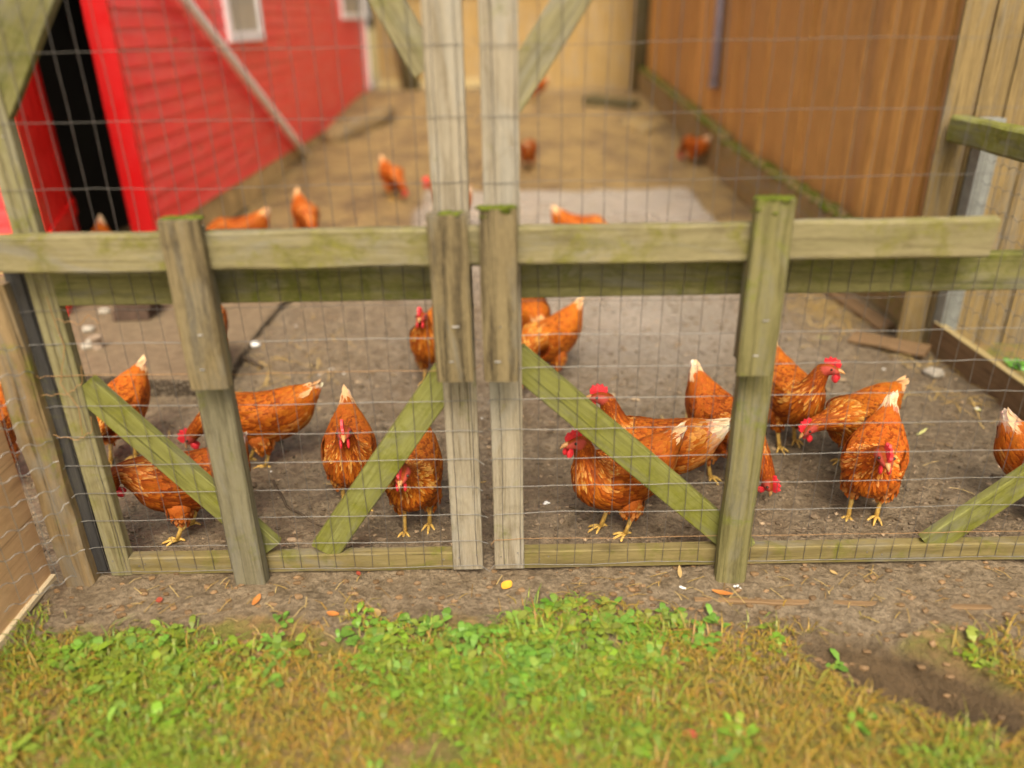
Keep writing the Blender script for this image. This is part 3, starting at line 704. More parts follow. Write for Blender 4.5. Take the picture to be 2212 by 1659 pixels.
# ================================================================ hens
TAILS = [(-.262, .362, .008, .012, .012), (-.243, .343, .020, .026, .036), (-.212, .316, .038, .044, .070), (-.180, .292, .060, .056, .112)]
BODY = [(-.135, .270, .080, .062, .134), (-.085, .257, .094, .065, .142), (-.03, .250, .102, .067, .142), (.03, .251, .100, .069, .132), (.078, .263, .089, .067, .108)]
NECKS = {
 'up': [(.108, .296, .063, .050, .064), (.122, .335, .040, .037, .044), (.134, .368, .029, .028, .030), (.149, .397, .0235, .025, .022), (.172, .407, .020, .019, .019), (.192, .403, .013, .011, .012), (.200, .400, .005, .005, .005)],
 'mid': [(.113, .288, .055, .050, .060), (.143, .314, .040, .037, .042), (.166, .340, .029, .028, .029), (.187, .359, .0235, .025, .022), (.209, .360, .020, .019, .019), (.228, .352, .013, .011, .012), (.236, .349, .005, .005, .005)],
 'bow': [(.118, .276, .058, .052, .060), (.150, .284, .042, .038, .042), (.174, .280, .030, .028, .029), (.190, .264, .024, .025, .022), (.199, .246, .020, .019, .019), (.204, .228, .013, .011, .012), (.205, .221, .005, .005, .005)],
 'fwd': [(.120, .268, .056, .050, .056), (.162, .270, .042, .038, .040), (.198, .266, .030, .028, .029), (.228, .256, .024, .025, .022), (.248, .245, .020, .019, .019), (.263, .232, .013, .011, .012), (.269, .226, .005, .005, .005)],
 'low': [(.122, .250, .056, .050, .054), (.165, .232, .043, .038, .040), (.198, .207, .031, .028, .029), (.223, .181, .024, .025, .022), (.238, .163, .020, .019, .019), (.248, .147, .013, .011, .012), (.251, .140, .005, .005, .005)],
 'down': [(.120, .238, .056, .050, .054), (.160, .205, .044, .038, .040), (.187, .166, .032, .028, .029), (.204, .126, .024, .025, .022), (.214, .104, .020, .019, .019), (.221, .085, .013, .011, .012), (.223, .078, .005, .005, .005)],
}
def lerp3(a, b, t): return tuple(a[i] + (b[i] - a[i]) * t for i in range(3))
class Hen:
    def __init__(s, pose='up', turn=0, tail=0, pale=0, dark=0, stride=.02, seed=0, dens=1.0):
        s.rng = random.Random(seed); s.pose = pose; s.turn = R(turn); s.pale = pale; s.dark = min(.9, dark + s.rng.uniform(-.14, .22)); s.hue = s.rng.uniform(.90, 1.10); s.stride = stride; s.dens = dens
        tl = []
        for (x, z, a, b, c) in TAILS:      # raise or lower the tail about its root
            dx, dz = x + .15, z - .275; ca, sa = math.cos(R(tail)), math.sin(R(tail))
            tl.append((-.15 + dx * ca + dz * sa, .275 - dx * sa + dz * ca, a, b, c))
        nk_ = NECKS[pose]; b_ = nk_[2]
        nk_ = [tuple(q[:2]) + tuple(v * 1.10 for v in q[2:]) for q in nk_[:2]] + [(b_[0] + (q[0] - b_[0]) * 1.15, b_[1] + (q[1] - b_[1]) * 1.15) + tuple(v * 1.2 for v in q[2:]) for q in nk_[2:]]
        key = tl + BODY + nk_; s.nk = len(key); s.key = key
        s.fine = []
        for i in range(len(key) - 1):
            p0, p1, p2, p3 = key[max(i - 1, 0)], key[i], key[i + 1], key[min(i + 2, len(key) - 1)]
            for k in range(8):
                t = k / 8
                s.fine.append(tuple(.5 * (2 * p1[j] + (p2[j] - p0[j]) * t + (2 * p0[j] - 5 * p1[j] + 4 * p2[j] - p3[j]) * t * t + (3 * p1[j] - p0[j] - 3 * p2[j] + p3[j]) * t ** 3) for j in range(5)) + ((i + t),))
        s.fine.append(tuple(key[-1]) + (len(key) - 1.0,))
        s.al = [0]
        for a, b in zip(s.fine, s.fine[1:]): s.al.append(s.al[-1] + math.hypot(b[0] - a[0], b[1] - a[1]))
        s.L = s.al[-1]
        s.iN = len(tl) + len(BODY) - 1     # key index of the neck's foot
    def at_key(s, k):
        i = min(int(k * 8), len(s.fine) - 1); return s.al[i]
    def sec(s, l):
        l2 = min(max(l, 0), s.L); lo, hi = 0, len(s.al) - 1
        while hi - lo > 1:
            m = (lo + hi) // 2
            if s.al[m] <= l2: lo = m
            else: hi = m
        t = (l2 - s.al[lo]) / max(1e-9, s.al[hi] - s.al[lo]); a, b = s.fine[lo], s.fine[hi]
        q = [a[j] + (b[j] - a[j]) * t for j in range(6)]
        i0, i1 = max(lo - 2, 0), min(hi + 2, len(s.fine) - 1)
        tx, tz = s.fine[i1][0] - s.fine[i0][0], s.fine[i1][1] - s.fine[i0][1]; n = math.hypot(tx, tz); tx /= n; tz /= n
        if l != l2: q[0] += tx * (l - l2); q[1] += tz * (l - l2)
        return q, (tx, tz)
    def bend(s, p, k):
        """turn head and neck sideways"""
        if not s.turn: return p
        a = s.turn * sstep(s.iN - .3, s.nk - 3.5, k); ca, sa = math.cos(a), math.sin(a); ox = s.key[s.iN + 1][0] - .01
        x, y = p[0] - ox, p[1]; return Vector((ox + x * ca - y * sa, x * sa + y * ca, p[2]))
    def surf(s, l, th, lift=0):
        q, (tx, tz) = s.sec(l); nx, nz_ = -tz, tx
        c, sn = math.cos(th), math.sin(th); h = q[3] if sn > 0 else q[4]
        wd = q[2]
        p = Vector((q[0] + nx * h * sn, wd * c, q[1] + nz_ * h * sn))
        nn = Vector((nx * sn / max(h, .004), c / max(wd, .004), nz_ * sn / max(h, .004))).normalized()
        return s.bend(p + nn * lift, q[5])
    def color(s, k, th):
        """base and edge colours of a feather by where it grows; k = section number from the tail tip"""
        rg = s.rng; sn = math.sin(th)
        orange = ((.35, .072, .005), (.58, .165, .015)); deep = ((.19, .032, .003), (.36, .082, .006)); gold = ((.36, .085, .008), (.80, .40, .10)); cream = ((.62, .34, .13), (.86, .66, .40)); white = ((.86, .76, .60), (.94, .90, .82))
        if k < 4.2:
            f = min(1, max(0, (k - .55 - .5 * s.pale + rg.uniform(-.3, .3)) / (1.0 + 1.3 * s.pale)))
            a = tuple(lerp3(white[i], (gold if s.pale > .5 and rg.random() < .5 else orange)[i], f) for i in (0, 1))
        elif k < 8: a = (orange if rg.random() < .72 else deep) if sn > .1 else (orange if rg.random() < .55 else deep)
        elif k < 9.3: a = (gold if rg.random() < .42 else orange) if sn > -.3 else (orange if rg.random() < .6 else deep)
        elif k < 10.8: a = gold if rg.random() < .26 else deep if rg.random() < .45 else orange
        else: a = deep if rg.random() < .6 else orange
        if sn < -.5 and 3 < k < 6 and rg.random() < .35 + .3 * s.pale: a = ((.46, .15, .025), (.66, .30, .08))
        a = (a[0], lerp3(a[0], a[1], .62 if k < 8 else .8))
        j = .95 * rg.uniform(.87, 1.13) * (1 - .35 * s.dark); g = rg.uniform(.88, 1.14) * s.hue
        return tuple(tuple(min(.95, (c[0] * j, c[1] * j * g, c[2] * j)[i]) for i in range(3)) for c in a)
    def feather(s, mb, l, th, ln, wd, lift, cols=None, curl=0, k=None):
        q, _ = s.sec(l); k = q[5] if k is None else k
        a, b = cols or s.color(k, th); mid = lerp3(a, b, .35); rg = s.rng
        sk = rg.uniform(-.25, .25) * ln
        def P(f, lf):
            ll = l - ln * f; pc = s.surf(ll, th, lf)
            return pc
        p0, p1, p2, p3 = P(0, .0005), P(.4, lift * .5), P(.8, lift * .85), P(1.0, lift)
        ax = p2 - p0; e = s.surf(l, th + .05, 0) - s.surf(l, th - .05, 0)
        if e.length < 1e-6: return
        e = (e - ax * e.dot(ax) / max(ax.length_squared, 1e-9)).normalized()
        for_ = [(p0, .35, 0), (p1, 1, -.0015), (p2, .85, -.0012)]
        nrm = ax.cross(e).normalized(); 
        if nrm.dot(s.surf(l, th, .01) - s.surf(l, th, 0)) < 0: nrm = -nrm
        dv = e * (sk / 2)
        rows = []
        for i, (p, wk, dn) in enumerate(for_):
            ce = (a, mid, b)[i]; ed = (a, b, b)[i]; p = p + dv * (i / 2)
            rows.append((mb.vert(p + e * wd * wk / 2 + nrm * dn, p, ed), mb.vert(p, p, ce), mb.vert(p - e * wd * wk / 2 + nrm * dn, p, ed)))
        tip = mb.vert(p3 + dv, p3, b)
        for r0, r1 in zip(rows, rows[1:]):
            mb.face((r0[0], r0[1], r1[1], r1[0])); mb.face((r0[1], r0[2], r1[2], r1[1]))
        mb.face((rows[-1][0], rows[-1][1], tip)); mb.face((rows[-1][1], rows[-1][2], tip))
    def build(s, root):
        rg = s.rng; mb = MB(); NR, NA = 56, 20
        ska = ((.26, .05, .006), (.3, .06, .008))
        rings = []
        kh = s.nk - 4.6
        for i in range(NR + 1):
            l = s.L * i / NR; q, _ = s.sec(l); k = q[5]; row = []
            for j in range(NA):
                th = 2 * math.pi * j / NA
                c = ska[0]
                if k < 1.5: c = (.75, .55, .33)
                if k > kh and abs(math.sin(th)) < .75 and k > kh + .75: c = (.46, .075, .055)      # bare red face
                p = s.surf(l, th); p += (p - s.bend(Vector((q[0], 0, q[1])), k)).normalized() * .0015 * noise.noise(p * 60)
                row.append(mb.vert(p, p, c))
            rings.append(row)
        for i in range(NR):
            for j in range(NA):
                kk = (j + 1) % NA; mb.face((rings[i][j], rings[i + 1][j], rings[i + 1][kk], rings[i][kk]))
        mb.face(rings[0]); mb.face(rings[-1][::-1])
        # thighs
        st = s.stride
        for sgn, so in ((1, st), (-1, -st)):
            pts = [(-.02, .046 * sgn, .185), (-.015 + so * .3, .052 * sgn, .155), (-.018 + so * .6, .048 * sgn, .122), (-.024 + so * .8, .045 * sgn, .092), (-.022 + so * .85, .045 * sgn, .076)]
            mb.tube(pts, [.040, .046, .040, .024, .010], 10, 0, (.40, .10, .014))
        # shanks and toes
        for sgn, so in ((1, st), (-1, -st)):
            y = .045 * sgn; hk = Vector((-.023 + so * .85, y, .085)); an = Vector((.004 + so, y * .95, .011 + (.004 if so < 0 else 0)))
            mb.tube([hk, hk.lerp(an, .5) + Vector((-.002, 0, 0)), an], [.0095, .0078, .0085], 7, 1)
            mb.blob(an, (.009, .008, .008), 1, .1, 1)
            for ang, tl_ in ((-34, .046), (0, .056), (34, .046), (172, .026)):
                d = Vector((math.cos(R(ang)), math.sin(R(ang)), 0)); mb.tube([an + Vector((0, 0, -.003)), an + d * tl_ * .5 + Vector((0, 0, .000)), an + d * tl_ * .85 + Vector((0, 0, -.006)), an + d * tl_ + Vector((0, 0, -.011))], [.0058, .0052, .0042, .0015], 6, 1)
        # body feathers, laid from tail to head so that they overlap like tiles
        D = s.dens
        def cover(l0, l1, dl, arc, ln, wd, lift, thr=(0, 2 * math.pi), jit=.35, colf=None):
            l = l0
            while l < l1:
                q, _ = s.sec(l); circ = (q[2] + (q[3] + q[4]) / 2) * math.pi * (thr[1] - thr[0]) / (2 * math.pi); n = max(4, int(circ / (arc / D)))
                for i in range(n):
                    th = thr[0] + (thr[1] - thr[0]) * (i + .5 * (int(l / dl) % 2) + rg.uniform(-jit, jit)) / n
                    s.feather(mb, l + rg.uniform(-.4, .4) * dl, th, ln * rg.uniform(.8, 1.2), wd * rg.uniform(.8, 1.2), lift * rg.uniform(.4, 1.5), colf(s.sec(l)[0][5], th) if colf else None)
                l += dl / D
        kb = s.at_key
        cover(.030, kb(4), .013, .015, .042, .017, .004)
        cover(kb(4), kb(8), .011, .0135, .030, .017, .0022)
        cover(kb(8), kb(10), .010, .010, .030, .0105, .0022)
        cover(kb(10), kb(s.nk - 5), .009, .009, .026, .008, .0022)
        cover(kb(s.nk - 5), kb(s.nk - 3.7), .006, .008, .011, .006, .001)
        # thigh fluff
        for sgn in (1, -1):
            so = st * sgn
            for i in range(int(90 * D)):
                z = rg.uniform(.086, .17); a = rg.uniform(0, 2 * math.pi); rr = .022 + .024 * sstep(.085, .14, z)
                p = Vector((-.017 + so * .6 + math.cos(a) * rr, .048 * sgn + math.sin(a) * rr, z)); e = Vector((-math.sin(a), math.cos(a), 0)) * .007; o = Vector((math.cos(a), math.sin(a), 0))
                ca, cb = s.color(5.0, -1.0); ln = rg.uniform(.018, .028)
                i0 = mb.vert(p - e * .5, p, ca); i1 = mb.vert(p + e * .5, p, ca); i2 = mb.vert(p + e - Vector((0, 0, ln * .6)) + o * .002, p, cb); i3 = mb.vert(p - e - Vector((0, 0, ln * .6)) + o * .002, p, cb); i4 = mb.vert(p - Vector((0, 0, ln)) + o * .001, p, cb)
                mb.face((i0, i1, i2, i3)); mb.face((i3, i2, i4))
        # tail quills: long blades in a steep tent, white towards the tip
        for i in range(14):
            t = (i + .5) / 14 * 2 - 1; th = math.pi / 2 + t * 1.25
            l = kb(1.9) + abs(t) * .035; ln = kb(1.9) + .030 - abs(t) * .025 + rg.uniform(-.008, .008)
            s.feather(mb, l, th, max(.05, ln), .021, .005, ((.46, .15, .022), lerp3((.62, .27, .06), (.88, .74, .50), min(1, .25 + s.pale))))
        # folded wings: a raised shell with rows of long feathers
        for sgn in (1, -1):
            def wp(u, v, lift=0):      # u from shoulder 0 to tip 1, v from upper edge 0 to lower edge 1
                u = min(u, .995); x = .085 - .255 * u; top = .288 - .012 * u + .035 * math.sin(math.pi * u) * .2; hgt = (.095 * (1 - u) ** .6 + .012) * (1 if u < .8 else 1)
                hgt *= math.sin(math.pi * min(1, .25 + u * 1.6) * .5) if u < .47 else 1
                z = top + .008 - hgt * v - .018 * u
                y = .070 + .030 * math.sin(math.pi * min(1, u * .9 + .22)) * (1 - (v - .45) ** 2 * 1.3) - .016 * u
                return Vector((x, sgn * (y + lift), z))
            NU, NV = 14, 7; gr = [[mb.vert(wp(i / NU, j / NV), (i, j, 0), (.30, .055, .006)) for j in range(NV + 1)] for i in range(NU + 1)]
            for i in range(NU):
                for j in range(NV): mb.face((gr[i][j], gr[i + 1][j], gr[i + 1][j + 1], gr[i][j + 1]) if sgn > 0 else (gr[i][j], gr[i][j + 1], gr[i + 1][j + 1], gr[i + 1][j]))
            for u0 in [x / 20 for x in range(17, -1, -1)]:
                big = u0 > .42
                n = int((5 if big else 9) * D + .5)
                for q_ in range(n):
                    v = (q_ + .5 + rg.uniform(-.25, .25)) / n; ln = (.42 if big else .17) * rg.uniform(.85, 1.1); ln = min(ln, 1.04 - u0)
                    if ln < .05: continue
                    a, b = s.color(6 if not big else 5.2, .3)
                    if big and v > .7 and rg.random() < .35 + s.pale: b = (.80, .55, .28)
                    wdt = .0145 if big else .014; mid = lerp3(a, b, .3)
                    ps = [wp(u0, v, .001), wp(u0 + ln * .45, v * (1 - .1 * ln), .0035), wp(u0 + ln * .8, v * (1 - .2 * ln), .005), wp(u0 + ln, v * (1 - .2 * ln), .005)]
                    up = Vector((0, 0, 1)); rows = []
                    for i, (p, wk) in enumerate(zip(ps[:3], (.4, 1, .85))):
                        rows.append((mb.vert(p + up * wdt * wk / 2 - Vector((0, sgn * .0015, 0)), p, (a, b, b)[i]), mb.vert(p, p, (a, mid, b)[i]), mb.vert(p - up * wdt * wk / 2 - Vector((0, sgn * .001, 0)), p, (a, b, b)[i])))
                    tp = mb.vert(ps[3], ps[3], b)
                    for r0, r1 in zip(rows, rows[1:]): mb.face((r0[0], r0[1], r1[1], r1[0])); mb.face((r0[1], r0[2], r1[2], r1[1]))
                    mb.face((rows[2][0], rows[2][1], tp)); mb.face((rows[2][1], rows[2][2], tp))
        body = mb.build('body', [M['feather'], M['leg']], root, True)
        # ---- head furniture
        kH = s.nk - 3; q, (tx, tz) = s.sec(kb(kH)); hc = Vector((q[0], 0, q[1])); fw = Vector((tx, 0, tz)); up = Vector((-tz, 0, tx)); sd_ = Vector((0, 1, 0))
        def H(f, u, y): f, u, y = f * 1.2, u * 1.2, y * 1.2; return s.bend(hc + fw * f + up * u + sd_ * y, s.nk)
        mb = MB()
        prof = [(.026, .010), (.028, .022), (.024, .027), (.021, .036), (.013, .033), (.007, .042), (-.002, .036), (-.009, .042), (-.015, .032), (-.024, .034), (-.026, .022), (-.020, .014), (0, .012)]
        lean = rg.uniform(-.25, .25)
        f1 = [mb.vert(H(a, b, .0035 + lean * max(0, b - .015)), (a, b, 0)) for a, b in prof]; f2 = [mb.vert(H(a, b, -.0035 + lean * max(0, b - .015)), (a, b, 0)) for a, b in prof]
        n = len(prof)
        c1_ = mb.vert(H(0, .022, .0055 + lean * .01)); c2_ = mb.vert(H(0, .022, -.0055 + lean * .01))
        for i in range(n):
            j = (i + 1) % n; mb.face((f1[i], f2[i], f2[j], f1[j])); mb.face((c1_, f1[i], f1[j])); mb.face((c2_, f2[j], f2[i]))
        mb.build('comb', M['comb'], root)
        for sgn in (1, -1):
            mb = MB(); rows = []
            for (du, r1, r2) in ((-.008, .003, .004), (-.016, .0045, .009), (-.026, .005, .0115), (-.034, .004, .009), (-.039, .0015, .004)):
                rows.append([mb.vert(H(.014 + math.cos(t) * r2 - (du + .008) * .1, du, sgn * (.0105 + .02 * (-.008 - du) * .3) + math.sin(t) * r1), (0, 0, 0)) for t in [2 * math.pi * k / 10 for k in range(10)]])
            for a, b in zip(rows, rows[1:]):
                for j in range(10): mb.face((a[j], a[(j + 1) % 10], b[(j + 1) % 10], b[j]))
            mb.face(rows[0]); mb.face(rows[-1]); mb.build('wattle', M['comb'], root, True)
            mb = MB(); mb.blob(H(.005, .006, sgn * .0188), (.0052, .0052, .0052), 2, 0); mb.build('eye', M['eye'], root, True)
        mb = MB(); rows = []
        for (f, u, rw, rh) in ((.018, .001, .0085, .0085), (.026, .0, .0070, .0070), (.036, -.003, .0042, .0048), (.042, -.007, .0012, .0018)):
            rows.append([mb.vert(H(f, u + math.sin(t) * rh, math.cos(t) * rw)) for t in [2 * math.pi * k / 10 for k in range(10)]])
        for a, b in zip(rows, rows[1:]):
            for j in range(10): mb.face((a[j], a[(j + 1) % 10], b[(j + 1) % 10], b[j]))
        mb.face(rows[0]); mb.face(rows[-1]); mb.build('beak', M['beak'], root, True)
# (feet x, feet y in the photo, heading in degrees, pose, head turn, tail lift, pale, dark, size, label)
HENS = [
 (268, 992, 262, 'down', 0, -12, .3, 0, 1.0, 'brown hen with an upright white tail standing behind the left diagonal brace'),
 (404, 1152, 194, 'bow', 0, 8, .1, .7, 1.0, 'dark reddish hen in the lower left, half hidden by the left diagonal brace'),
 (560, 1004, 190, 'low', 0, -12, .1, .1, 1.03, 'long striding hen with lowered head passing behind the left upright post'),
 (768, 1092, 280, 'up', 0, 0, .15, .25, 1.0, 'hen facing the camera beside the mossy brace with a tall white tail'),
 (902, 1142, 268, 'mid', 0, 8, .35, .2, 1.0, 'hen walking to the camera with bowed head left of the centre stile'),
 (462, 796, 96, 'down', 0, -38, .1, 0, 1.0, 'hen of which only a round rump shows behind the left upright post'),
 (938, 824, 262, 'up', 0, -12, .1, .2, 1.0, 'upright hen watching from behind the left of the two keeper boards at the centre'),
 (1143, 762, 100, 'down', 0, -40, .0, .1, 1.04, 'round backed hen turned away just right of the centre stiles'),
 (1180, 822, 226, 'down', 20, -2, .1, .05, 1.0, 'pecking hen with raised tail in front of the round backed hen'),
 (1388, 1074, 172, 'up', 0, -16, .75, 0, 1.04, 'pale golden hen with a cream tail behind the right diagonal brace'),
 (1326, 1148, 208, 'up', 0, -10, .3, .25, 1.03, 'deep red hen with upright comb standing under the right diagonal brace'),
 (1560, 1034, 290, 'down', 22, 4, .35, .05, 1.06, 'pecking hen with a white tail tip half hidden by the right upright post'),
 (1698, 960, 276, 'up', 46, 0, .2, .15, 1.02, 'tall alert hen looking to the right beside the right upright post'),
 (1830, 1010, 212, 'fwd', -14, -24, .1, .2, 1.0, 'crouching hen with stretched neck behind the hen in the right foreground'),
 (1862, 1118, 238, 'mid', 24, 2, .5, -.1, 1.04, 'light orange hen walking to the camera in the right foreground'),
 (2280, 1140, 312, 'low', 0, 8, .4, 0, 1.0, 'hen with a white rump cut by the right edge of the picture'),
 (0, 1048, 280, 'mid', 0, 0, .1, .3, 1.0, 'rust coloured hen behind the wire fence at the left edge'),
 (228, 604, 283, 'down', 0, 14, .5, 0, 1.0, 'hen whose white tail tip shows above the bar by the barn door'),
 (516, 562, 200, 'low', 0, 0, .0, .35, 1.0, 'dark hen with lowered head above the bar near the barn foundation'),
 (668, 524, 296, 'down', 0, 12, .1, .1, 1.0, 'pecking hen with steep tail right of the dark hen by the foundation'),
 (852, 430, 300, 'down', 15, 4, .1, 0, 1.0, 'small distant hen pecking in the straw left of the tall centre stiles'),
 (972, 486, 140, 'mid', 30, 0, .1, .5, 1.0, 'distant hen of which little more than a red head shows left of the centre stile'),
 (1262, 556, 340, 'down', 0, 4, .2, 0, 1.0, 'hen showing its raised orange tail above the bar on the clean concrete'),
 (1142, 366, 84, 'down', 0, -14, .0, .6, 1.0, 'dark red distant hen in the straw right of the tall centre stiles'),
 (1494, 356, 118, 'down', 0, -4, .3, .4, 1.0, 'distant hen close to the mossy kick board of the brown barn'),
 (1150, 232, 200, 'mid', 0, 0, .0, .6, 1.0, 'farthest hen, a small dark shape by the back fence'),
]
for i, (px, py, hd, pose, turn, tail, pale, dark, size, lab) in enumerate(HENS):
    p = gnd(px, py)
    if p.x < -.9 and pf[0].y < p.y < 5.0 and p.y < 5: 
        if px < 560 and py < 800: p = atz(px, py, PADZ)
    root = empty('hen', lab, 'hen', (p.x, p.y, max(gz(p.x, p.y), p.z) - .002), R(hd), 'brown hens in the yard')
    far = p.y > 5.5
    Hen(pose, turn, tail, pale, dark, (.035 if 'strid' in lab else .022) * (1 if i % 2 else -1), 100 + i, .6 if far else 1.0).build(root)
    size *= .97; root.scale = (size, size, size)

# ================================================================ things lying about the yard
def lay(px, py, z=None):
    p = gnd(px, py) if z is None else atz(px, py, z); return p
bk = lay(262, 697, PADZ)
mb = MB()
ang = R(12)
st_ = empty('brick_stack', 'low stack of dark bricks lying on the concrete pad by the red barn', 'bricks', (bk.x + .05, bk.y + .12, PADZ))
for r_ in range(2):
    for c_ in range(1):
        for d_ in range(2):
            mb = MB(); ce = Vector((st_.location.x + (c_ + .0) * .215 + r_ * .02, st_.location.y + (d_ - .5) * .105, PADZ + .034 + r_ * .068))
            mb.board(ce - Vector((.1, .005, 0)), ce + Vector((.1, .005, 0)), .10, .064, (0, 1, 0), ch=.005, wob=.003)
            part(mb, 'brick', M['brick'], st_)
pt = lay(212, 752, PADZ)
mb = MB(); rws = []
for (r_, z_) in ((.024, 0), (.026, .05), (.031, .055), (.031, .068), (.026, .068), (.022, .02)):
    rws.append([mb.vert((pt.x + r_ * math.cos(t), pt.y + r_ * math.sin(t), PADZ + z_)) for t in [2 * math.pi * k / 18 for k in range(18)]])
for a, b in zip(rws, rws[1:]):
    for j in range(18): mb.face((a[j], a[(j + 1) % 18], b[(j + 1) % 18], b[j]))
mb.face(rws[0]); mb.face(rws[-1])
single(mb, 'clay_pot', M['clay'], 'small empty clay pot on the concrete pad near the open barn door', 'pot', (pt.x, pt.y, PADZ), True)
stones = [(551, 748, .022, 'dropping', 'pale egg sized stone on the mud right of the left upright post'), (192, 716, .03, 'stone', 'grey stone by the foot of the red barn door'), (188, 752, .026, 'stone', 'dark pebble beside the small clay pot'), (196, 740, .02, 'stone', 'little pebble behind the dark pebble by the clay pot'),
          (432, 917, .018, 'stone', 'pebble below the neck of the striding hen'), (2200, 725, .05, 'stone', 'grey stone lying beyond the edging plank'), (2014, 812, .04, 'stone', 'rounded stone in the mud before the edging plank'), (1762, 612, .07, 'stone', 'pale rock at the foot of the brown barn'), (226, 676, .028, 'stone', 'stone beside the brick stack')]
for (px, py, r_, mt, lab) in stones:
    p = lay(px, py, PADZ if (px < 450 and py < 800) else None)
    mb = MB(); mb.blob((p.x, p.y, p.z + r_ * .45), (r_ * 1.2, r_, r_ * .7), 3, .35)
    single(mb, 'stone', M[mt], lab, 'stone', (p.x, p.y, p.z), True, 'stones on the yard')
def stick(pts, rad, lab, name='stick', mat='bark', n=10):
    P_ = [lay(*q) for q in pts]; sm = []
    for a, b in zip(P_, P_[1:]):
        for k in range(n): q = a.lerp(b, k / n); sm.append(Vector((q.x + .006 * noise.noise(q * 12), q.y, gz(q.x, q.y) + rad * .8 + .004 * noise.noise(q * 20))))
    sm.append(P_[-1] + Vector((0, 0, rad)))
    m_ = MB(); m_.tube(sm, [rad * (1 - .4 * k / len(sm)) for k in range(len(sm))], 8)
    single(m_, name, M[mat], lab, 'stick', sm[0], True)
stick([(505, 782), (532, 780), (566, 798)], .017, 'short thick dark stick on the mud behind the left upright post')
stick([(592, 1040), (620, 1095), (700, 1140)], .006, 'thin curved twig on the mud behind the lower left mesh')
stick([(2140, 1030), (2182, 1036)], .009, 'short dark twig near the right edge of the yard')
a, b = gnd(1838, 738), gnd(2000, 778)
mb = MB(); mb.board((a.x, a.y, a.z + .03), (b.x, b.y, b.z + .05), .10, .022, (0, 1, .2), wob=.005)
single(mb, 'loose_plank', M['edging'], 'loose brown plank lying against the edging board', 'plank', a)
a, b = gnd(1798, 640), gnd(1915, 720)
mb = MB(); mb.board((a.x, a.y, a.z + .03), (b.x, b.y, b.z + .03), .09, .03, (1, .3, .2), wob=.006)
single(mb, 'loose_plank', M['edging'], 'loose dark plank half buried at the foot of the brown barn', 'plank', a)
# half buried board flush with the soil outside the gate
a, b = gnd(1500, 1296), gnd(2330, 1318)
mb = MB(); mb.board((a.x, a.y, a.z - .024), (b.x, b.y, b.z - .024), .022, .06, (0, 1, 0), wob=.004)
single(mb, 'sunken_board', M['edging'], 'half buried board edge running along the soil below the right gate leaf', 'board', a)
a, b = gnd(340, 668), gnd(300, 690)
# white droppings, feathers
spots = [(715, 800, .02), (745, 808, .012), (690, 812, .008), (1178, 1088, .018), (420, 1090 - 110, .008), (930, 940, .010), (1268, 640, .012), (1908, 798, .012), (2110, 885, .022), (1625, 905, .012), (1880, 860, .008), (585, 1020, .006), (760, 985, .008), (1040, 905, .008), (640, 706, .008), (1340, 705, .008), (1470, 1270, .018), (1590, 1270, .018), (1560, 1240, .016)]
for i, (px, py, r_) in enumerate(spots):
    p = gnd(px, py); r_ *= .62; mb = MB()
    for k in range(3): mb.blob((p.x + random.uniform(-r_, r_), p.y + random.uniform(-r_, r_) * .6, p.z + .003), (r_ * random.uniform(.4, .9), r_ * random.uniform(.3, .6), .004), 1, .5)
    o = mb.build('dropping', M['dropping'], None, True, p); tag(o, 'small chalky white spot on the muddy ground', 'dropping', 'white spots on the mud')
# fallen leaves
def leafmesh(p, ln, wd, ang, curl=.3, tilt=.1):
    mb = MB(); d = Vector((math.cos(ang), math.sin(ang), 0)); e = Vector((-d.y, d.x, 0)); rows = []
    for i in range(7):
        t = i / 6; ww = wd * math.sin(math.pi * (t * .9 + .06)) ** .8; c = Vector(p) + d * ln * (t - .5) + Vector((0, 0, .004 + curl * ln * (t - .5) ** 2 + tilt * ln * t))
        rows.append((mb.vert(c + e * ww / 2 + Vector((0, 0, curl * ww * .35)), c, (1, 1, 1)), mb.vert(c, c, (1, 1, 1)), mb.vert(c - e * ww / 2 + Vector((0, 0, curl * ww * .35)), c, (1, 1, 1))))
    for a, b in zip(rows, rows[1:]): mb.face((a[0], a[1], b[1], b[0])); mb.face((a[1], a[2], b[2], b[1]))
    return mb
LV = [(1095, 1268, .052, .05, 'leafgold', 'round golden leaf on the soil below the gap between the gate leaves'), (775, 1242, .035, .02, 'leafred', 'red leaf on the soil below the middle of the left gate leaf'), (345, 1300, .04, .028, 'leafred', 'red leaf at the grass edge below the left upright post'), (555, 1300, .06, .03, 'leaforange', 'orange leaf below the foot of the left upright post'),
      (720, 1330, .055, .03, 'leaforange', None), (812, 1330, .06, .05, 'leaftan', 'broad tan leaf at the grass edge below the left gate leaf'), (1560, 1285, .08, .03, 'leaforange', 'long orange brown leaf on the soil below the right upright post'), (1468, 1240, .07, .02, 'leaftan', 'tan leaf standing on the soil near the right upright post'),
      (1490, 1592, .05, .045, 'leafred', 'red leaf lying in the grass at the lower right of the centre'), (50, 1420, .04, .02, 'leaforange', None), (1800, 1240, .04, .02, 'leaftan', None),
      (1780, 733, .11, .016, 'leafgreen', 'long pale leaf on the mud right of the right upright post'), (1990, 938, .10, .02, 'leafgreen', 'yellow green leaf lying before the edging plank'), (2112, 888, .05, .035, 'leafgreen', 'small yellow leaf beneath the edging plank'), (1850, 775, .04, .02, 'leaftan', None), (1400, 965, .05, .012, 'leafgreen', None), (1705, 735, .04, .02, 'leaftan', None)]
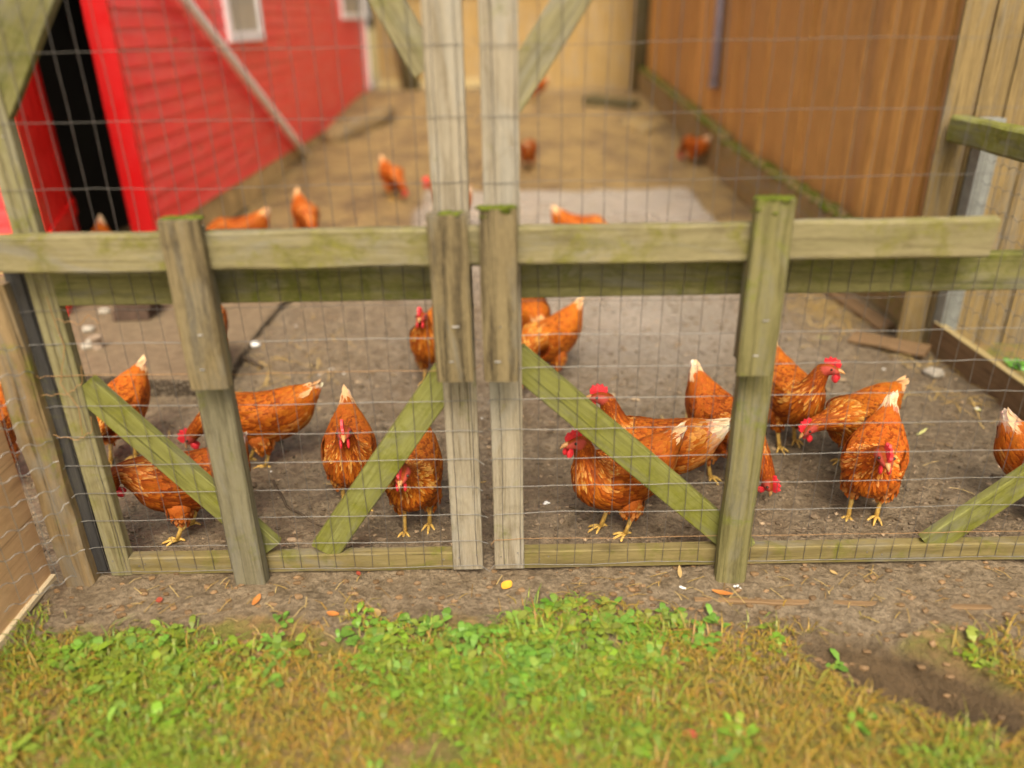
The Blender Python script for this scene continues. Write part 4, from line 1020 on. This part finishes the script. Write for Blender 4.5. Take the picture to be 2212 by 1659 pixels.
for (px, py, ln, wd, mt, lab) in LV:
    p = gnd(px, py); o = leafmesh(p, ln * .8, wd * .72, random.uniform(0, 6.28) if 'long' not in (lab or '') else R(-25)).build('fallen_leaf', M[mt], None, True, p)
    tag(o, lab or 'small fallen autumn leaf lying on the bare soil', 'leaf', 'fallen leaves' if lab else 'small fallen leaves')

# ================================================================ straw, clods, grass, weeds (uncountable)
rg = random.Random(3)
mb = MB()
def straw_at(x, y, z, ln, wd, c):
    a = rg.uniform(0, math.pi); d = Vector((math.cos(a), math.sin(a), rg.uniform(-.12, .2))) * ln / 2; e = Vector((-d.y, d.x, 0)).normalized() * wd / 2; p = Vector((x, y, z + abs(d.z) + .004))
    m_ = p + Vector((0, 0, rg.uniform(.0, .006)))
    i = [mb.vert(q, (0, 0, 0), c) for q in (p - d - e, p - d + e, m_ + e, m_ - e, p + d + e, p + d - e)]
    mb.face((i[0], i[1], i[2], i[3])); mb.face((i[3], i[2], i[4], i[5]))
SC = [(.52, .36, .11), (.60, .45, .18), (.40, .27, .09), (.30, .19, .07)]
for k in range(9000):
    y = 2.3 + 11 * rg.random() ** .8; x = rg.uniform(-2.4, 2.35)
    d = sstep(4.8, 7.0, y) * .9 + .10 + (.5 if (x > 1.55 and 4 < y < 5.5) else 0) + (.12 if x > 1.3 else 0)
    if slabmask(x, y) > .5: d *= .22
    if nz(x, y, 1.6, 8) < .1 : d *= .35
    if rg.random() > d: continue
    straw_at(x, y, gz(x, y), rg.uniform(.03, .11) * (1.3 if y > 6 else 1), rg.uniform(.0025, .005), SC[rg.randrange(4)])
for k in range(170):
    x = rg.uniform(-1.3, 1.7); y = rg.uniform(1.75, 2.05); straw_at(x, y, gz(x, y), rg.uniform(.02, .07), .0025, tuple(q * .75 for q in SC[rg.randrange(4)]))
for (cx_, cy_, n_) in ((1785, 665, 120), (1800, 690, 60), (2060, 790, 40), (2000, 760, 40), (640, 765, 25), (580, 840, 25), (1420, 965, 25), (2100, 870, 30)):
    c = gnd(cx_, cy_)
    for k in range(n_):
        x, y = c.x + rg.gauss(0, .12), c.y + rg.gauss(0, .14); straw_at(x, y, gz(x, y), rg.uniform(.05, .15), .004, SC[rg.randrange(3)])
tag(mb.build('straw', M['straw']), 'loose yellow straw strewn over the muddy yard', 'straw', None, 'stuff')
mb = MB()
for k in range(8500):
    y = 2.2 + 4.6 * rg.random() ** 1.3; x = rg.uniform(-2.2, 2.2); r_ = rg.uniform(.003, .010) * (1.6 if rg.random() < .08 else 1)
    if slabmask(x, y) > .5 and rg.random() < .4: r_ *= .7
    k_ = rg.uniform(.55, 1.35) * (2.0 if rg.random() < .12 else 1); mb.blob((x, y, gz(x, y) + r_ * .2), (r_ * rg.uniform(.8, 1.7), r_, r_ * .7), 1, .6, 0, (.16 * k_, .120 * k_, .078 * k_))
for k in range(700):
    y = rg.uniform(1.5, 2.1); x = rg.uniform(-1.6, 1.8); r_ = rg.uniform(.003, .011); k_ = rg.uniform(.6, 1.3); mb.blob((x, y, gz(x, y) + r_ * .2), (r_ * 1.4, r_, r_ * .7), 1, .6, 0, (.19 * k_, .12 * k_, .06 * k_))
tag(mb.build('mud_clods', M['straw'], None, False), 'crumbled clods and grit on the trodden mud', 'mud', None, 'stuff')
mb = MB()
def blade(x, y, z, h, wd, c0, c1, lean):
    a = rg.uniform(0, 6.28); d = Vector((math.cos(a), math.sin(a), 0)); e = Vector((-d.y, d.x, 0)) * wd / 2; p = Vector((x, y, z))
    b = p + Vector((0, 0, h * .6)) + d * lean * h * .35; t = p + Vector((0, 0, h * (1 - .3 * lean))) + d * lean * h
    i = [mb.vert(p - e, (0, 0, 0), c0), mb.vert(p + e, (0, 0, 0), c0), mb.vert(b + e * .8, (0, 0, 0), c1), mb.vert(b - e * .8, (0, 0, 0), c1), mb.vert(t, (0, 0, 0), c1)]
    mb.face((i[0], i[1], i[2], i[3])); mb.face((i[3], i[2], i[4]))
def green(x, y):
    g = .5 + .9 * nz(x, y, 2.6, 11) + .5 * nz(x, y, 7, 12)
    g += .35 * math.exp(-((x - .05) / .45) ** 2 - ((y - 1.66) / .14) ** 2)
    if x > .35: g -= .55 * sstep(.3, 1.0, x)
    return g
for k in range(52000):
    x = rg.uniform(-1.5, 1.6); y = rg.uniform(1.12, 1.96)
    ed = 1.79 + .17 * nz(x, y, 3, 6) - .07 * sstep(.2, 1.2, x) + rg.gauss(0, .045)
    if y > ed: continue
    g = green(x, y); dx, dy = x - 1.12, y - 1.60
    if math.exp(-((dx / .28) ** 2 + ((dy + .45 * dx) / .13) ** 2)) > .3: continue
    if rg.random() > .40 + .65 * g and rg.random() > .34: continue
    if nz(x, y, 5.5, 21) + .6 * nz(x, y, 14, 22) > .42 + .3 * (g > .6): continue
    if rg.random() < .9 * sstep(.05, .95, g): c = (rg.uniform(.13, .23), rg.uniform(.21, .30), rg.uniform(.014, .035))
    else: c = (rg.uniform(.22, .36), rg.uniform(.18, .25), rg.uniform(.022, .05))
    blade(x, y, gz(x, y), rg.uniform(.012, .034) * (2.2 if rg.random() < .08 else 1), rg.uniform(.0022, .0055), tuple(q * .8 for q in c), c, rg.uniform(.6, 2.2))
tag(mb.build('grass', M['grass']), 'short mixed green and straw coloured grass before the gate', 'grass', None, 'stuff')
mb = MB()
def clump(x, y, n, sz, c):
    z = gz(x, y)
    for k in range(n):
        a = rg.uniform(0, 6.28); d = Vector((math.cos(a), math.sin(a), 0)); e = Vector((-d.y, d.x, 0)); ln = sz * rg.uniform(.6, 1.2); ww = ln * rg.uniform(.4, .65); p = Vector((x + rg.gauss(0, sz * .35), y + rg.gauss(0, sz * .35), z + .005)); el = rg.uniform(.15, .9)
        j = rg.uniform(.7, 1.25); cc = (c[0] * j, c[1] * j, c[2] * j)
        q = [p, p + d * ln * .4 + Vector((0, 0, ln * el * .5)), p + d * ln * .8 + Vector((0, 0, ln * el * .75)), p + d * ln * 1.05 + Vector((0, 0, ln * el * .7))]
        i = [mb.vert(q[0], (0, 0, 0), cc)] + [mb.vert(v, (0, 0, 0), cc) for v in (q[1] + e * ww * .5 + Vector((0, 0, .003)), q[1] - e * ww * .5 + Vector((0, 0, .003)), q[2] + e * ww * .42, q[2] - e * ww * .42, q[3])]
        mb.face((i[0], i[1], i[2])); mb.face((i[1], i[3], i[4], i[2])); mb.face((i[3], i[5], i[4]))
for k in range(1500):
    x = rg.uniform(-1.4, 1.5); y = rg.uniform(1.15, 1.90)
    ed = 1.82 + .15 * nz(x, y, 3, 6) - .08 * sstep(.2, 1.2, x)
    band = sstep(1.50, 1.66, y) * (1 - .5 * sstep(.3, .8, x))
    if y > ed or rg.random() > (.20 + .80 * band) * max(0, green(x, y) + .22): continue
    if math.exp(-(((x - 1.12) / .28) ** 2 + ((y - 1.60 + .45 * (x - 1.12)) / .13) ** 2)) > .3: continue
    clump(x, y, rg.randrange(4, 9), rg.uniform(.022, .042), (rg.uniform(.11, .19), rg.uniform(.19, .28), rg.uniform(.018, .04)))
for (px, py, n_) in ((1010, 1400, 22), (1150, 1420, 26), (1105, 1450, 20), (970, 1380, 10), (1330, 1370, 12), (1380, 1440, 14), (1480, 1380, 8), (1530, 1370, 8), (610, 1385, 8), (760, 1400, 8), (230, 1370, 8), (1860, 1440, 2)):
    c = gnd(px, py)
    for k in range(n_ // 3 + 1): clump(c.x + rg.gauss(0, .04), c.y + rg.gauss(0, .045), 7, .036, (.115, .235, .032))
tag(mb.build('weeds', M['grass']), 'broad leaved green weeds growing through the grass', 'weeds', None, 'stuff')
# plants behind the edging plank
for i, (px, py, lab) in enumerate(((2195, 782, 'low leafy green weed growing beyond the edging plank at the right edge'), (2112, 770, 'small green seedling left of the leafy weed beyond the edging plank'), (2195, 850, 'mossy green tuft close behind the edging plank'))):
    mb = MB(); c = atz(px, py, .02)
    if c.x < EX + .06: c.x = EX + .08
    for k in range(10 if i != 1 else 3): clump(c.x + rg.gauss(0, .025), c.y + rg.gauss(0, .025), 7, .04 if i != 2 else .025, (.11, .30, .04))
    single(mb, 'weed_plant', M['grass'], lab, 'plant', (c.x, c.y, gz(c.x, c.y)))
